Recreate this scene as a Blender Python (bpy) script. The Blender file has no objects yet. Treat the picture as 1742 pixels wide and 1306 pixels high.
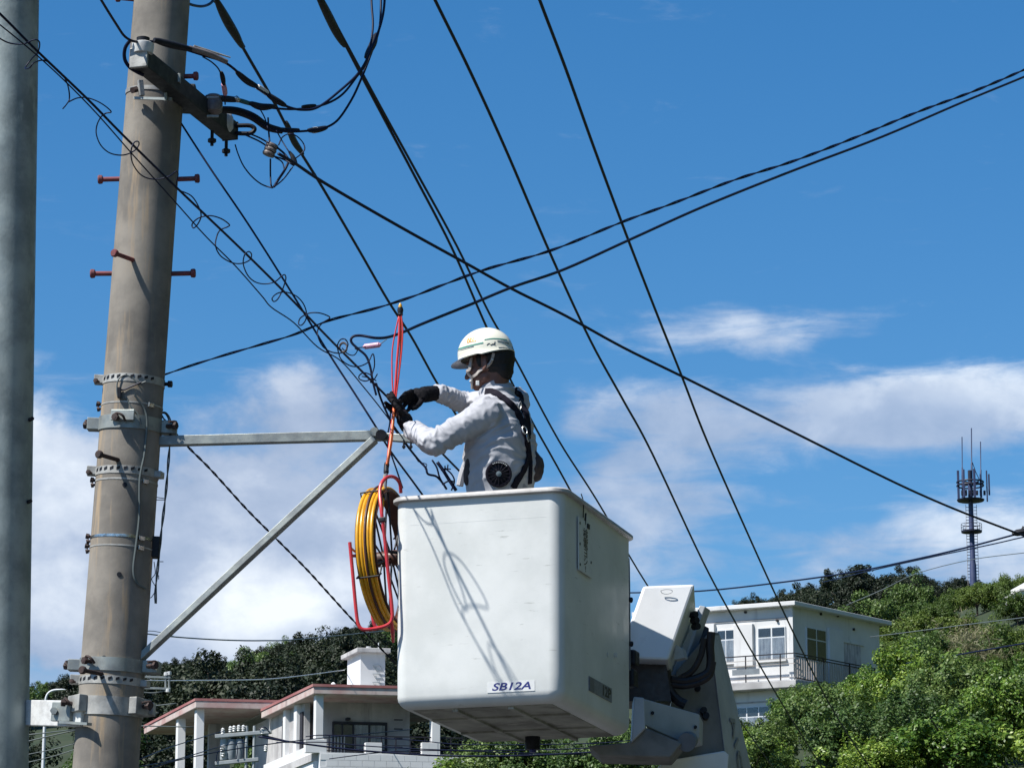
import bpy, bmesh, math, random
import numpy as np
from mathutils import Vector, Matrix, noise
from mathutils.bvhtree import BVHTree

random.seed(7); np.random.seed(7)
S = bpy.context.scene
COL = S.collection
R = math.radians

# ------------------------------------------------------------------ camera
FPX, CX, CY, EYE = 6000.0, 871.0, 653.0, 1.6       # focal length in photo pixels, principal point, eye height
PITCH = math.atan(1427 / 6000)
cam = bpy.data.cameras.new('camera'); cam_o = bpy.data.objects.new('camera', cam); COL.objects.link(cam_o)
cam.sensor_width = 36.0; cam.lens = FPX / 1742 * 36.0
cam.clip_start = 0.5; cam.clip_end = 20000
cam_o.location = (0, 0, EYE); cam_o.rotation_euler = (math.pi / 2 + PITCH, 0, 0)
S.camera = cam_o
S.render.resolution_x = 1024; S.render.resolution_y = 767

# ------------------------------------------------------------------ light
SUN_EL, SUN_AZ = R(53), (-0.866, -0.5)
to_sun = Vector((SUN_AZ[0] * math.cos(SUN_EL), SUN_AZ[1] * math.cos(SUN_EL), math.sin(SUN_EL))).normalized()
sl = bpy.data.lights.new('sun', 'SUN'); sl.energy = 5.0; sl.angle = R(0.53); sl.color = (1.0, 0.965, 0.9)
sun_o = bpy.data.objects.new('sun', sl); COL.objects.link(sun_o)
sun_o.rotation_euler = (-to_sun).to_track_quat('-Z', 'Y').to_euler(); sun_o.location = (-20, -10, 60)
S.view_settings.view_transform = 'Standard'; S.view_settings.look = 'None'
S.view_settings.gamma = 1.0; S.view_settings.exposure = 0.58; S.view_settings.use_curve_mapping = False
S.render.engine = 'CYCLES'

CP, SP = math.cos(PITCH), math.sin(PITCH)
def ray(px, py):
    u, v = (px - CX) / FPX, (CY - py) / FPX
    return Vector((u, CP - v * SP, SP + v * CP))
def P(px, py, d):                       # the point seen at a photo pixel, d metres out along the ground
    r = ray(px, py); t = d / r.y
    return Vector((r.x * t, d, EYE + r.z * t))
def PH(px, py, h):                      # the point seen at a photo pixel, h metres above the eye
    r = ray(px, py); t = h / r.z
    return Vector((r.x * t, r.y * t, EYE + h))
def PPM(d, py=653):                     # photo pixels per metre at depth d
    return FPX / (d / ray(CX, py).y)

# ------------------------------------------------------------------ world: Nishita sky with fair-weather cloud
W = bpy.data.worlds.new('World'); S.world = W; W.use_nodes = True
nt = W.node_tree; nt.nodes.clear()
def N(t, **k):
    n = nt.nodes.new(t)
    for a, b in k.items(): setattr(n, a, b)
    return n
def L(a, b): nt.links.new(a, b)
def mth(op, a, b=None, c=None, clamp=False):
    n = N('ShaderNodeMath', operation=op); n.use_clamp = clamp
    for i, x in enumerate((a, b, c)):
        if x is None: continue
        if isinstance(x, (int, float)): n.inputs[i].default_value = x
        else: L(x, n.inputs[i])
    return n.outputs[0]
def mrange(x, a, b, c=0.0, d=1.0):
    n = N('ShaderNodeMapRange', interpolation_type='SMOOTHSTEP'); L(x, n.inputs[0])
    for i, v in enumerate((a, b, c, d)): n.inputs[i + 1].default_value = v
    return n.outputs[0]
tc = N('ShaderNodeTexCoord')
DIR = tc.outputs['Generated']
sky = N('ShaderNodeTexSky', sky_type='NISHITA'); sky.sun_disc = False
sky.sun_elevation = SUN_EL; sky.sun_rotation = R(240); sky.altitude = 0
sky.air_density = 1.0; sky.dust_density = 0.2; sky.ozone_density = 4.0
hs = N('ShaderNodeHueSaturation'); hs.inputs['Saturation'].default_value = 1.33; hs.inputs['Hue'].default_value = 0.5
L(sky.outputs[0], hs.inputs['Color'])
def nz(scale, detail, rough, stretch, off=(0, 0, 0), dist=0.0):
    m = N('ShaderNodeMapping'); L(DIR, m.inputs[0]); m.inputs['Scale'].default_value = stretch; m.inputs['Location'].default_value = off
    n = N('ShaderNodeTexNoise'); L(m.outputs[0], n.inputs['Vector'])
    n.inputs['Scale'].default_value = scale; n.inputs['Detail'].default_value = detail
    n.inputs['Roughness'].default_value = rough; n.inputs['Distortion'].default_value = dist
    return n.outputs['Fac']
puff = nz(34, 9, 0.56, (1, 1, 1.5), (0.3, 0.1, 0.2), 0.15)
wisp = nz(30, 8, 0.6, (1, 1, 4.2), (1.3, 0.7, 0.4), 0.5)
body = nz(13, 6, 0.5, (1, 1, 1.6), (2.1, 0.2, 0.6))
shade = nz(19, 6, 0.55, (1, 1, 1.4), (5.1, 3.2, 0.6))
sep = N('ShaderNodeSeparateXYZ'); L(DIR, sep.inputs[0])
def blob(px, py, rx, ry, amp):          # a bank of cloud in one direction of the sky
    c = ray(px, py).normalized()
    v = N('ShaderNodeVectorMath', operation='SUBTRACT'); L(DIR, v.inputs[0]); v.inputs[1].default_value = c
    w = N('ShaderNodeVectorMath', operation='MULTIPLY'); L(v.outputs[0], w.inputs[0])
    w.inputs[1].default_value = (FPX / rx, FPX / max(rx, ry) * .6, FPX / ry)
    l = N('ShaderNodeVectorMath', operation='LENGTH'); L(w.outputs[0], l.inputs[0])
    return mth('MULTIPLY', mrange(l.outputs['Value'], 0.15, 1.0, 1.0, 0.0), amp)
def total(bs):
    s = bs[0]
    for b in bs[1:]: s = mth('ADD', s, b)
    return s
cum = total([blob(450, 940, 620, 380, .80), blob(560, 690, 240, 150, .42), blob(50, 870, 230, 360, .66),
             blob(250, 1060, 400, 160, .3), blob(90, 330, 60, 120, .14)])
cum_r = total([blob(1100, 830, 300, 300, .46), blob(990, 690, 100, 90, .22), blob(1690, 940, 400, 190, .46), blob(1690, 690, 450, 130, .56),
               blob(1400, 710, 460, 110, .40), blob(1250, 552, 420, 80, .46), blob(1380, 930, 160, 80, .22)])
low = mrange(sep.outputs[2], 0.06, 0.30, 0.20, -0.10)
cumd = mth('ADD', mth('ADD', mth('MULTIPLY', puff, 1.15), mth('MULTIPLY', body, 0.35)), mth('ADD', cum, low))
cov_c = mrange(cumd, 0.97, 1.36)
cov_r = mth('MULTIPLY', mrange(mth('ADD', mth('ADD', mth('MULTIPLY', wisp, 0.75), mth('MULTIPLY', puff, 0.55)), mth('ADD', cum_r, low)), 0.80, 1.24), 0.85)
thin = mth('ADD', mth('MULTIPLY', wisp, 1.0), mth('ADD', mth('MULTIPLY', cum, 0.4), mth('MULTIPLY', low, 1.0)))
cov_w = mth('MULTIPLY', mrange(thin, 0.50, 0.96), 0.66)
cov = mth('MAXIMUM', mth('MAXIMUM', cov_c, cov_r), cov_w)
# cloud brightness: lit billows against greyer depths
bright = total([blob(430, 1030, 190, 130, .62), blob(90, 760, 170, 150, .55), blob(1640, 650, 330, 80, .45), blob(1700, 900, 260, 110, .4), blob(1280, 540, 200, 40, .3), blob(120, 1010, 120, 130, .25), blob(560, 1010, 140, 90, .4)])
lum = mth('ADD', mth('MULTIPLY', mrange(shade, 0.30, 0.72), 0.34), mth('ADD', bright, mth('MULTIPLY', mrange(puff, 0.35, 0.66), 0.34)), clamp=True)
cr = N('ShaderNodeValToRGB'); L(lum, cr.inputs[0])
cr.color_ramp.elements[0].position = 0.0; cr.color_ramp.elements[0].color = (0.285, 0.375, 0.54, 1)
cr.color_ramp.elements[1].position = 1.0; cr.color_ramp.elements[1].color = (0.80, 0.86, 0.93, 1)
e = cr.color_ramp.elements.new(0.35); e.color = (0.39, 0.475, 0.63, 1)
SKY_STRENGTH = 0.086
cl = N('ShaderNodeVectorMath', operation='SCALE'); L(cr.outputs[0], cl.inputs[0]); cl.inputs['Scale'].default_value = 0.80 / SKY_STRENGTH
mx = N('ShaderNodeMixRGB'); L(cov, mx.inputs[0]); L(hs.outputs[0], mx.inputs[1]); L(cl.outputs[0], mx.inputs[2])
bg = N('ShaderNodeBackground'); bg.inputs['Strength'].default_value = SKY_STRENGTH; L(mx.outputs[0], bg.inputs['Color'])
out = N('ShaderNodeOutputWorld'); L(bg.outputs[0], out.inputs[0])

# ------------------------------------------------------------------ materials
MAT = {}
def mat(name, c1, c2=None, scale=8.0, rough=0.6, bump=0.0, bscale=40.0, metal=0.0, spec=0.4, detail=6.0, streak=None, c3=None, coords='Object', trans=0.0, lo=0.35, hi=0.68):
    m = bpy.data.materials.new(name); m.use_nodes = True; t = m.node_tree; b = t.nodes['Principled BSDF']
    b.inputs['Roughness'].default_value = rough; b.inputs['Metallic'].default_value = metal
    b.inputs['Specular IOR Level'].default_value = spec
    co = t.nodes.new('ShaderNodeTexCoord').outputs[coords]
    def noise_fac(sc, det=detail, st=None, r=0.6):
        mp = t.nodes.new('ShaderNodeMapping'); t.links.new(co, mp.inputs[0])
        if st: mp.inputs['Scale'].default_value = st
        n = t.nodes.new('ShaderNodeTexNoise'); n.inputs['Scale'].default_value = sc; n.inputs['Detail'].default_value = det; n.inputs['Roughness'].default_value = r
        t.links.new(mp.outputs[0], n.inputs['Vector']); return n.outputs['Fac']
    def ramp(f, a, z):
        r = t.nodes.new('ShaderNodeMapRange'); r.interpolation_type = 'SMOOTHSTEP'; t.links.new(f, r.inputs[0]); r.inputs[1].default_value = a; r.inputs[2].default_value = z; return r.outputs[0]
    def mixc(f, a, c):
        x = t.nodes.new('ShaderNodeMixRGB'); t.links.new(f, x.inputs[0])
        for i, v in ((1, a), (2, c)):
            if isinstance(v, tuple): x.inputs[i].default_value = (*v, 1)
            else: t.links.new(v, x.inputs[i])
        return x.outputs[0]
    col = None
    if c2 is not None: col = mixc(ramp(noise_fac(scale), lo, hi), c1, c2)
    if c3 is not None:
        col = mixc(ramp(noise_fac(streak[0], 4.0, streak[1]), streak[2], streak[3]), col if col is not None else c1, c3)
    if col is None: b.inputs['Base Color'].default_value = (*c1, 1)
    else: t.links.new(col, b.inputs['Base Color'])
    if c2 is not None:
        rr = t.nodes.new('ShaderNodeMapRange'); t.links.new(noise_fac(scale * 2.3), rr.inputs[0]); rr.inputs[1].default_value = 0.3; rr.inputs[2].default_value = 0.7
        rr.inputs[3].default_value = max(0.05, rough - 0.12); rr.inputs[4].default_value = min(1, rough + 0.12); t.links.new(rr.outputs[0], b.inputs['Roughness'])
    if bump:
        bn = t.nodes.new('ShaderNodeBump'); bn.inputs['Strength'].default_value = bump; bn.inputs['Distance'].default_value = 0.01
        t.links.new(noise_fac(bscale, 5.0), bn.inputs['Height']); t.links.new(bn.outputs[0], b.inputs['Normal'])
    MAT[name] = m; return m
def leafmat(name, a, b2, c, tr=0.35, rough=0.5):
    m = bpy.data.materials.new(name); m.use_nodes = True; t = m.node_tree; t.nodes.clear()
    o = t.nodes.new('ShaderNodeOutputMaterial'); p = t.nodes.new('ShaderNodeBsdfPrincipled'); p.inputs['Roughness'].default_value = rough
    p.inputs['Specular IOR Level'].default_value = 0.35
    g = t.nodes.new('ShaderNodeNewGeometry'); oi = t.nodes.new('ShaderNodeObjectInfo')
    r = t.nodes.new('ShaderNodeValToRGB'); t.links.new(g.outputs['Random Per Island'], r.inputs[0])
    r.color_ramp.elements[0].color = (*a, 1); r.color_ramp.elements[1].color = (*c, 1); r.color_ramp.elements.new(0.55).color = (*b2, 1)
    h = t.nodes.new('ShaderNodeHueSaturation'); t.links.new(r.outputs[0], h.inputs['Color'])
    v = t.nodes.new('ShaderNodeMapRange'); t.links.new(oi.outputs['Random'], v.inputs[0]); v.inputs[3].default_value = 0.72; v.inputs[4].default_value = 1.25; t.links.new(v.outputs[0], h.inputs['Value'])
    v2 = t.nodes.new('ShaderNodeMapRange'); t.links.new(oi.outputs['Random'], v2.inputs[0]); v2.inputs[3].default_value = 0.515; v2.inputs[4].default_value = 0.485; t.links.new(v2.outputs[0], h.inputs['Hue'])
    t.links.new(h.outputs[0], p.inputs['Base Color'])
    ts = t.nodes.new('ShaderNodeBsdfTranslucent'); t.links.new(h.outputs[0], ts.inputs[0])
    mxs = t.nodes.new('ShaderNodeMixShader'); mxs.inputs[0].default_value = tr; t.links.new(p.outputs[0], mxs.inputs[1]); t.links.new(ts.outputs[0], mxs.inputs[2])
    t.links.new(mxs.outputs[0], o.inputs[0]); MAT[name] = m; return m

# ------------------------------------------------------------------ mesh helpers
def cr(pts, n=6):                       # Catmull-Rom through points
    pts = [Vector(p) for p in pts]
    if len(pts) < 3: return [pts[0].lerp(pts[-1], i / n) for i in range(n + 1)]
    o = []
    for i in range(len(pts) - 1):
        p0 = pts[i - 1] if i else pts[0] * 2 - pts[1]; p1, p2 = pts[i], pts[i + 1]
        p3 = pts[i + 2] if i + 2 < len(pts) else pts[-1] * 2 - pts[-2]
        for k in range(n):
            t = k / n
            o.append(0.5 * ((2 * p1) + (p2 - p0) * t + (2 * p0 - 5 * p1 + 4 * p2 - p3) * t * t + (3 * p1 - p0 - 3 * p2 + p3) * t ** 3))
    o.append(pts[-1]); return o
def frame(d, up=Vector((0, 0, 1))):
    d = d.normalized()
    if abs(d.dot(up)) > 0.98: up = Vector((0, 1, 0))
    a = d.cross(up).normalized(); return a, a.cross(d).normalized()
class MB:
    def __init__(s): s.v = []; s.f = []
    def add(s, vs, fs):
        n = len(s.v); s.v += [tuple(v) for v in vs]; s.f += [tuple(i + n for i in f) for f in fs]; return s
    def hexa(s, p):                     # eight corners: bottom four, top four
        return s.add(p, [(0, 3, 2, 1), (4, 5, 6, 7), (0, 1, 5, 4), (1, 2, 6, 5), (2, 3, 7, 6), (3, 0, 4, 7)])
    def obox(s, o, a, b, c):
        o, a, b, c = map(Vector, (o, a, b, c)); return s.hexa([o, o + a, o + a + b, o + b, o + c, o + a + c, o + a + b + c, o + b + c])
    def cbox(s, c, a, b, e):            # centre and three full edge vectors
        c, a, b, e = map(Vector, (c, a, b, e)); return s.obox(c - (a + b + e) / 2, a, b, e)
    def bar(s, p, q, w, h, up=Vector((0, 0, 1))):
        p, q = Vector(p), Vector(q); a, b = frame(q - p, up); return s.obox(p - a * w / 2 - b * h / 2, q - p, a * w, b * h)
    def prism(s, poly, ext):
        n = len(poly); ext = Vector(ext); a = [Vector(p) for p in poly]
        return s.add(a + [p + ext for p in a], [tuple(range(n)), tuple(range(2 * n - 1, n - 1, -1))] + [(i, (i + 1) % n, n + (i + 1) % n, n + i) for i in range(n)])
    def tube(s, pts, r, n=8, cap=True, closed=False):
        pts = [Vector(p) for p in pts]; m = len(pts); rs = r if isinstance(r, (list, tuple)) else [r] * m
        a = None; vs = []
        for i, p in enumerate(pts):
            d = (pts[(i + 1) % m] - pts[i - 1]) if closed else pts[min(i + 1, m - 1)] - pts[max(i - 1, 0)]
            if d.length < 1e-9: d = Vector((0, 0, 1))
            d.normalize()
            if a is None: a, b = frame(d)
            else:
                a = a - d * a.dot(d)
                if a.length < 1e-6: a, b = frame(d)
                a.normalize(); b = d.cross(a)
            if i == 0: b = d.cross(a)
            vs += [p + (a * math.cos(2 * math.pi * k / n) + b * math.sin(2 * math.pi * k / n)) * rs[i] for k in range(n)]
        fs = []
        for i in range(m if closed else m - 1):
            j = (i + 1) % m
            fs += [(i * n + k, i * n + (k + 1) % n, j * n + (k + 1) % n, j * n + k) for k in range(n)]
        if cap and not closed: fs += [tuple(range(n - 1, -1, -1)), tuple(range((m - 1) * n, m * n))]
        return s.add(vs, fs)
    def cyl(s, p, q, r, r2=None, n=16): return s.tube([p, q], [r, r if r2 is None else r2], n)
    def lathe(s, base, axis, prof, n=24, capped=True):
        base, axis = Vector(base), Vector(axis).normalized(); a, b = frame(axis); vs = []
        for r, h in prof: vs += [base + axis * h + (a * math.cos(2 * math.pi * k / n) + b * math.sin(2 * math.pi * k / n)) * r for k in range(n)]
        fs = []
        for i in range(len(prof) - 1): fs += [(i * n + k, i * n + (k + 1) % n, (i + 1) * n + (k + 1) % n, (i + 1) * n + k) for k in range(n)]
        if capped: fs += [tuple(range(n - 1, -1, -1)), tuple(range((len(prof) - 1) * n, len(prof) * n))]
        return s.add(vs, fs)
    def ell(s, c, ax, nu=16, nv=10):     # ellipsoid with three semi-axis vectors
        c = Vector(c); ax = [Vector(a) for a in ax]; vs = [c + ax[2]]; fs = []
        for j in range(1, nv):
            t = math.pi * j / nv
            vs += [c + ax[2] * math.cos(t) + (ax[0] * math.cos(2 * math.pi * k / nu) + ax[1] * math.sin(2 * math.pi * k / nu)) * math.sin(t) for k in range(nu)]
        vs.append(c - ax[2]); e = len(vs) - 1
        fs += [(0, 1 + k, 1 + (k + 1) % nu) for k in range(nu)]
        for j in range(nv - 2): fs += [(1 + j * nu + k, 1 + (j + 1) * nu + k, 1 + (j + 1) * nu + (k + 1) % nu, 1 + j * nu + (k + 1) % nu) for k in range(nu)]
        fs += [(e, 1 + (nv - 2) * nu + (k + 1) % nu, 1 + (nv - 2) * nu + k) for k in range(nu)]
        return s.add(vs, fs)
    def caps(s, p, q, r0, r1, n=14):     # tapered capsule
        p, q = Vector(p), Vector(q); d = (q - p).normalized()
        pts, rs = [], []
        for k in range(1, 6):
            t = math.pi / 2 * k / 5; pts.append(p - d * r0 * math.cos(t)); rs.append(max(r0 * math.sin(t), 1e-4))
        for k in range(0, 6):
            t = math.pi / 2 * k / 5; pts.append(q + d * r1 * math.sin(t)); rs.append(max(r1 * math.cos(t), 1e-4))
        return s.tube(pts, rs, n)
    def mesh(s, name, smooth=False, angle=35):
        me = bpy.data.meshes.new(name); me.from_pydata(s.v, [], s.f); me.update()
        bm = bmesh.new(); bm.from_mesh(me); bmesh.ops.recalc_face_normals(bm, faces=bm.faces); bm.to_mesh(me); bm.free()
        if smooth:
            me.polygons.foreach_set('use_smooth', [True] * len(me.polygons)); me.set_sharp_from_angle(angle=R(angle))
        return me
    def build(s, name, m, parent=None, smooth=False, bevel=0.0, angle=35):
        return link(name, s.mesh(name, smooth, angle), m, parent, bevel)
def link(name, me, m, parent=None, bevel=0.0):
    o = bpy.data.objects.new(name, me); COL.objects.link(o)
    if m is not None:
        me.materials.clear(); me.materials.append(MAT[m] if isinstance(m, str) else m)
    if parent is not None:
        o.parent = parent; o.matrix_parent_inverse = PINV.get(parent.name, Matrix())
    if bevel:
        b = o.modifiers.new('edge', 'BEVEL'); b.width = bevel; b.segments = 2; b.limit_method = 'ANGLE'; b.angle_limit = R(40); b.harden_normals = False
    return o
PINV = {}
def thing(name, label, cat, loc=(0, 0, 0), group=None, rotz=0.0):     # an Empty at the thing's base; parts are given in world coordinates
    o = bpy.data.objects.new(name, None); COL.objects.link(o); o.location = loc; o.rotation_euler = (0, 0, rotz); o.empty_display_size = 0.2
    PINV[o.name] = (Matrix.Translation(Vector(loc)) @ Matrix.Rotation(rotz, 4, 'Z')).inverted()
    return tag(o, label, cat, group)
def tag(o, label, cat, group=None):
    o['label'] = label; o['category'] = cat
    if group: o['group'] = group
    return o
def text_mesh(txt, size, M, m, parent, name='lettering', shear=0.0, bold=0.0, depth=0.0004, squash=1.0, space=1.0):
    cu = bpy.data.curves.new('t', 'FONT'); cu.body = txt; cu.size = size; cu.align_x = 'CENTER'; cu.align_y = 'CENTER'
    cu.shear = shear; cu.offset = bold; cu.extrude = depth; cu.resolution_u = 4; cu.space_character = space
    o = bpy.data.objects.new('t', cu); COL.objects.link(o); bpy.context.view_layer.update()
    dg = bpy.context.evaluated_depsgraph_get(); me = bpy.data.meshes.new_from_object(o.evaluated_get(dg)); bpy.data.objects.remove(o)
    me.transform(M @ Matrix.Diagonal((squash, 1, 1, 1))); me.name = name
    return link(name, me, m, parent)
def basis(o, x, y):                     # matrix with given x (writing direction) and y (up) at o
    x, y = Vector(x).normalized(), Vector(y).normalized(); z = x.cross(y).normalized(); y = z.cross(x)
    M = Matrix.Identity(4)
    for i in range(3): M[i][0], M[i][1], M[i][2], M[i][3] = x[i], y[i], z[i], o[i]
    return M
# ------------------------------------------------------------------ palette
mat('concrete', (0.245, 0.222, 0.190), (0.135, 0.124, 0.110), 3.6, 0.85, 0.10, 160, streak=(3.0, (6, 6, .5), 0.54, 0.72), c3=(0.33, 0.25, 0.165))
mat('steel_paint', (0.34, 0.39, 0.38), (0.19, 0.225, 0.225), 5, 0.55, 0.12, 60, streak=(5.0, (3, 3, 1.2), 0.55, 0.8), c3=(0.42, 0.46, 0.44), metal=0.25)
mat('galvanized', (0.31, 0.335, 0.315), (0.19, 0.205, 0.205), 9, 0.5, 0.06, 80, metal=0.45)
mat('galvanized_old', (0.40, 0.40, 0.38), (0.24, 0.24, 0.23), 14, 0.6, 0.1, 60, metal=0.3)
mat('dark_arm', (0.035, 0.040, 0.045), (0.022, 0.026, 0.03), 12, 0.55, 0.05, 60, metal=0.3)
mat('bolt_red', (0.20, 0.045, 0.05), (0.12, 0.04, 0.045), 30, 0.6)
mat('bolt_rust', (0.055, 0.032, 0.028), (0.03, 0.022, 0.022), 40, 0.75)
mat('black_rubber', (0.012, 0.013, 0.018), (0.022, 0.023, 0.028), 30, 0.5, spec=.2)
mat('cable_black', (0.005, 0.008, 0.030), rough=0.5, spec=.2)
mat('cable_teal', (0.02, 0.10, 0.10), rough=0.45)
mat('cable_grey', (0.10, 0.12, 0.12), rough=0.5)
mat('porcelain', (0.62, 0.63, 0.62), (0.48, 0.48, 0.47), 25, 0.3)
mat('porcelain_dark', (0.20, 0.17, 0.16), (0.12, 0.10, 0.10), 25, 0.35)
mat('pink_sleeve', (0.62, 0.34, 0.44), (0.45, 0.20, 0.30), 40, 0.4)
mat('shiny_strap', (0.62, 0.62, 0.60), (0.3, 0.28, 0.26), 60, 0.25, metal=0.9)
mat('ground_green', (0.020, 0.034, 0.011), (0.032, 0.042, 0.017), 0.35, 0.95, 0.4, 3)

# ------------------------------------------------------------------ ground: street level rising to the wooded hills
def lerpk(x, ks):
    if x <= ks[0][0]: return ks[0][1]
    for (a, p), (b, q) in zip(ks, ks[1:]):
        if x <= b:
            t = (x - a) / (b - a); t = t * t * (3 - 2 * t) if (q - p) / (b - a) < 0.05 else t
            return p + (q - p) * t
    return ks[-1][1]
GL = [(40, 0), (80, 8.6), (112, 13.2), (128, 14.0), (160, 21.0), (250, 40), (400, 65.5), (430, 66.5), (620, 38), (1100, 2), (1600, 0)]
GR = [(40, 0), (75, 10.4), (95, 14.4), (115, 17.8), (128, 18.6), (142, 20.5), (160, 24.0), (200, 31), (300, 49), (400, 67), (430, 68), (620, 40), (1100, 2), (1600, 0)]
def ground_z(x, y):
    t = min(1, max(0, (x + 4 * y / 100) / (12 * y / 100 + .01))); t = t * t * (3 - 2 * t)
    z = lerpk(y, GL) * (1 - t) + lerpk(y, GR) * t
    z += 6.0 * math.exp(-((x - 38) / 13) ** 2 - ((y - 205) / 42) ** 2)
    z += 3.0 * math.exp(-((x + 8) / 20) ** 2 - ((y - 400) / 90) ** 2)
    sx = min(1, max(0, (x - 0.17 * max(y, 0) - 9) / 48)) * min(1, max(0, (y + 120) / 60)) * min(1, max(0, (230 - y) / 80)); z += 60 * sx * sx * (3 - 2 * sx)  # unseen hill to the right, added to block low sky light
    far = min(1, max(0, (y - 150) / 150)); z += far * (x * 0.10 if abs(x) < 90 else 9 * math.copysign(1, x))
    z *= math.exp(-(max(0, abs(x) - 250) / 260) ** 2)
    if y > 44: z += 0.35 * noise.noise((x * .11, y * .11, 0.3)) * min(1, (y - 44) / 20)
    return max(z, 0.0)
def grid_ground():
    xs = sorted(set([-4000, -2500, -1500, -1000, -700, -500, -400, -300, -240, -180, -140, -110] + list(range(-90, 92, 4)) + [110, 140, 180, 240, 300, 400, 500, 700, 1000, 1500, 2500, 4000]))
    ys = sorted(set([-4000, -2000, -1000, -500, -200, -150, -120, -100, -80, -60, -40, -20, 0, 12, 24, 34] + list(range(40, 260, 4)) + list(range(260, 460, 8)) + [500, 560, 620, 700, 800, 950, 1100, 1400, 1600, 2200, 3200, 4500]))
    v = [(x, y, ground_z(x, y)) for y in ys for x in xs]; n = len(xs)
    f = [(j * n + i, j * n + i + 1, (j + 1) * n + i + 1, (j + 1) * n + i) for j in range(len(ys) - 1) for i in range(n - 1)]
    m = MB(); m.add(v, f); o = m.build('ground', 'ground_green', None, True, angle=180); o['kind'] = 'structure'
grid_ground()
mat('asphalt', (0.05, 0.05, 0.052), (0.036, 0.036, 0.038), 3, 0.9, 0.3, 120)
m = MB(); m.add([(-60, -30, .004), (9, -30, .004), (9, 38, .004), (-60, 38, .004)], [(0, 1, 2, 3)]); o = m.build('road', 'asphalt'); o['kind'] = 'structure'

# ------------------------------------------------------------------ steel pole at the edge
SD = 15.85
a_t, a_b = P(12, 0, SD), P(-11, 1306, SD)
def on_line(p, q, z): t = (z - p.z) / (q.z - p.z); return p + (q - p) * t
m = MB(); base = on_line(a_t, a_b, 0); top = on_line(a_t, a_b, 11.2)
def steel_r(z): return 0.162 - 0.0016 * z
prof_n = 26
pts = [base.lerp(top, i / prof_n) for i in range(prof_n + 1)]
st = thing('steel_pole', 'smooth grey galvanized steel pole beside the concrete utility pole', 'pole', base)
m.tube(pts, [steel_r(p.z) for p in pts], 48).build('shaft', 'steel_paint', st, True)
m = MB(); m.lathe(base, (0, 0, 1), [(.26, 0), (.26, .02), (.17, .022), (.17, .1)], 32).build('base_plate', 'galvanized', st, True)
m = MB(); m.lathe(top, (0, 0, 1), [(steel_r(11.2) + .004, -.02), (steel_r(11.2) + .004, .03), (.05, .06)], 32).build('cap', 'galvanized', st, True)
for py in (712, 852):                    # small dark studs on the shaded edge
    p = P(54 if py < 800 else 51, py, SD - .08)
    m = MB(); m.cyl(p + Vector((-.03, .05, 0)), p + Vector((.004, -.004, 0)), .009).build('stud', 'black_rubber', st, True)

# ------------------------------------------------------------------ concrete utility pole
PD = 15.6
q_t, q_b = P(275.5, 0, PD), P(180, 1300, PD)
AX = (q_t - q_b).normalized()
def pole_c(py):                          # axis point at photo row py
    r0 = (py - 0) / 1300.0; p = q_t.lerp(q_b, r0)
    return p
def pole_r(py): return (95 + (112 - 95) * py / 1300.0) / 2 / PPM(PD, py)
def pole_r_z(z): t = (q_t.z - z) / (q_t.z - q_b.z); return pole_r(1300 * t)
E1 = Vector((0, -1, 0)) - AX * (Vector((0, -1, 0)).dot(AX)); E1.normalize(); E2 = Vector((1, 0, 0)) - AX * AX.x; E2.normalize()
def pole_dir(ang): return E1 * math.cos(R(ang)) + E2 * math.sin(R(ang))
def pole_pt(py, ang, off=0.0): return pole_c(py) + pole_dir(ang) * (pole_r(py) + off)
pb, pt = on_line(q_t, q_b, 0), on_line(q_t, q_b, 12.0)
UP = thing('utility_pole', 'leaning weathered concrete utility pole with clamps, red step bolts and a bracket arm', 'utility pole', pb)
m = MB(); pts = [pb.lerp(pt, i / 40) for i in range(41)]
m.tube(pts, [pole_r_z(p.z) for p in pts], 56).build('shaft', 'concrete', UP, True)
def band(py, h, t, m_, name='clamp_band', a0=0, a1=360, tilt=0.0, r_extra=0.0):   # strap of height h (m) and thickness t
    n = 48; c = pole_c(py); r = pole_r(py) + r_extra; vs = []; full = (a1 - a0) >= 360; cnt = n if full else n + 1
    for k in range(cnt):
        a = a0 + (a1 - a0) * k / n; d = pole_dir(a); dz = AX * (tilt * math.cos(R(a)))
        for rr, z in ((r - .004, -h / 2), (r + t, -h / 2), (r + t, h / 2), (r - .004, h / 2)): vs.append(c + d * rr + AX * z + dz)
    fs = []
    for k in range(n):
        i, j = k * 4, ((k + 1) % cnt) * 4
        fs += [(i + q, i + (q + 1) % 4, j + (q + 1) % 4, j + q) for q in range(4)]
    if not full: fs += [(3, 2, 1, 0), tuple(n * 4 + q for q in range(4))]
    mm = MB(); mm.add(vs, fs); return mm.build(name, m_, UP, True)
def lug(py, ang, w, h, d, m_, parent, sh=0.0):
    c = pole_pt(py, ang, d / 2 - .004); dd = pole_dir(ang); tt = AX.cross(dd)
    m = MB(); m.cbox(c + tt * sh, dd * d, tt * w, AX * h); return m.build('lug', m_, parent, bevel=.003)
def bolt_at(p, d, ln, r, m_, parent, name='bolt'):
    d = Vector(d).normalized(); m = MB(); m.cyl(p - d * .01, p + d * ln, r * .55, n=8); m.lathe(p + d * (ln * .55), d, [(r, 0), (r, r * 1.1)], 6); return m.build(name, m_, parent, True)
def holes(py, parent, step=13, n=9, a0=-62):            # slots punched in a perforated strap
    for k in range(n):
        a = a0 + k * step; c = pole_pt(py, a, .0035); dd = pole_dir(a); tt = AX.cross(dd)
        m = MB(); m.cbox(c, dd * .003, tt * .016 + AX * .006, AX * .012); m.build('slot', 'black_rubber', parent)
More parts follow.
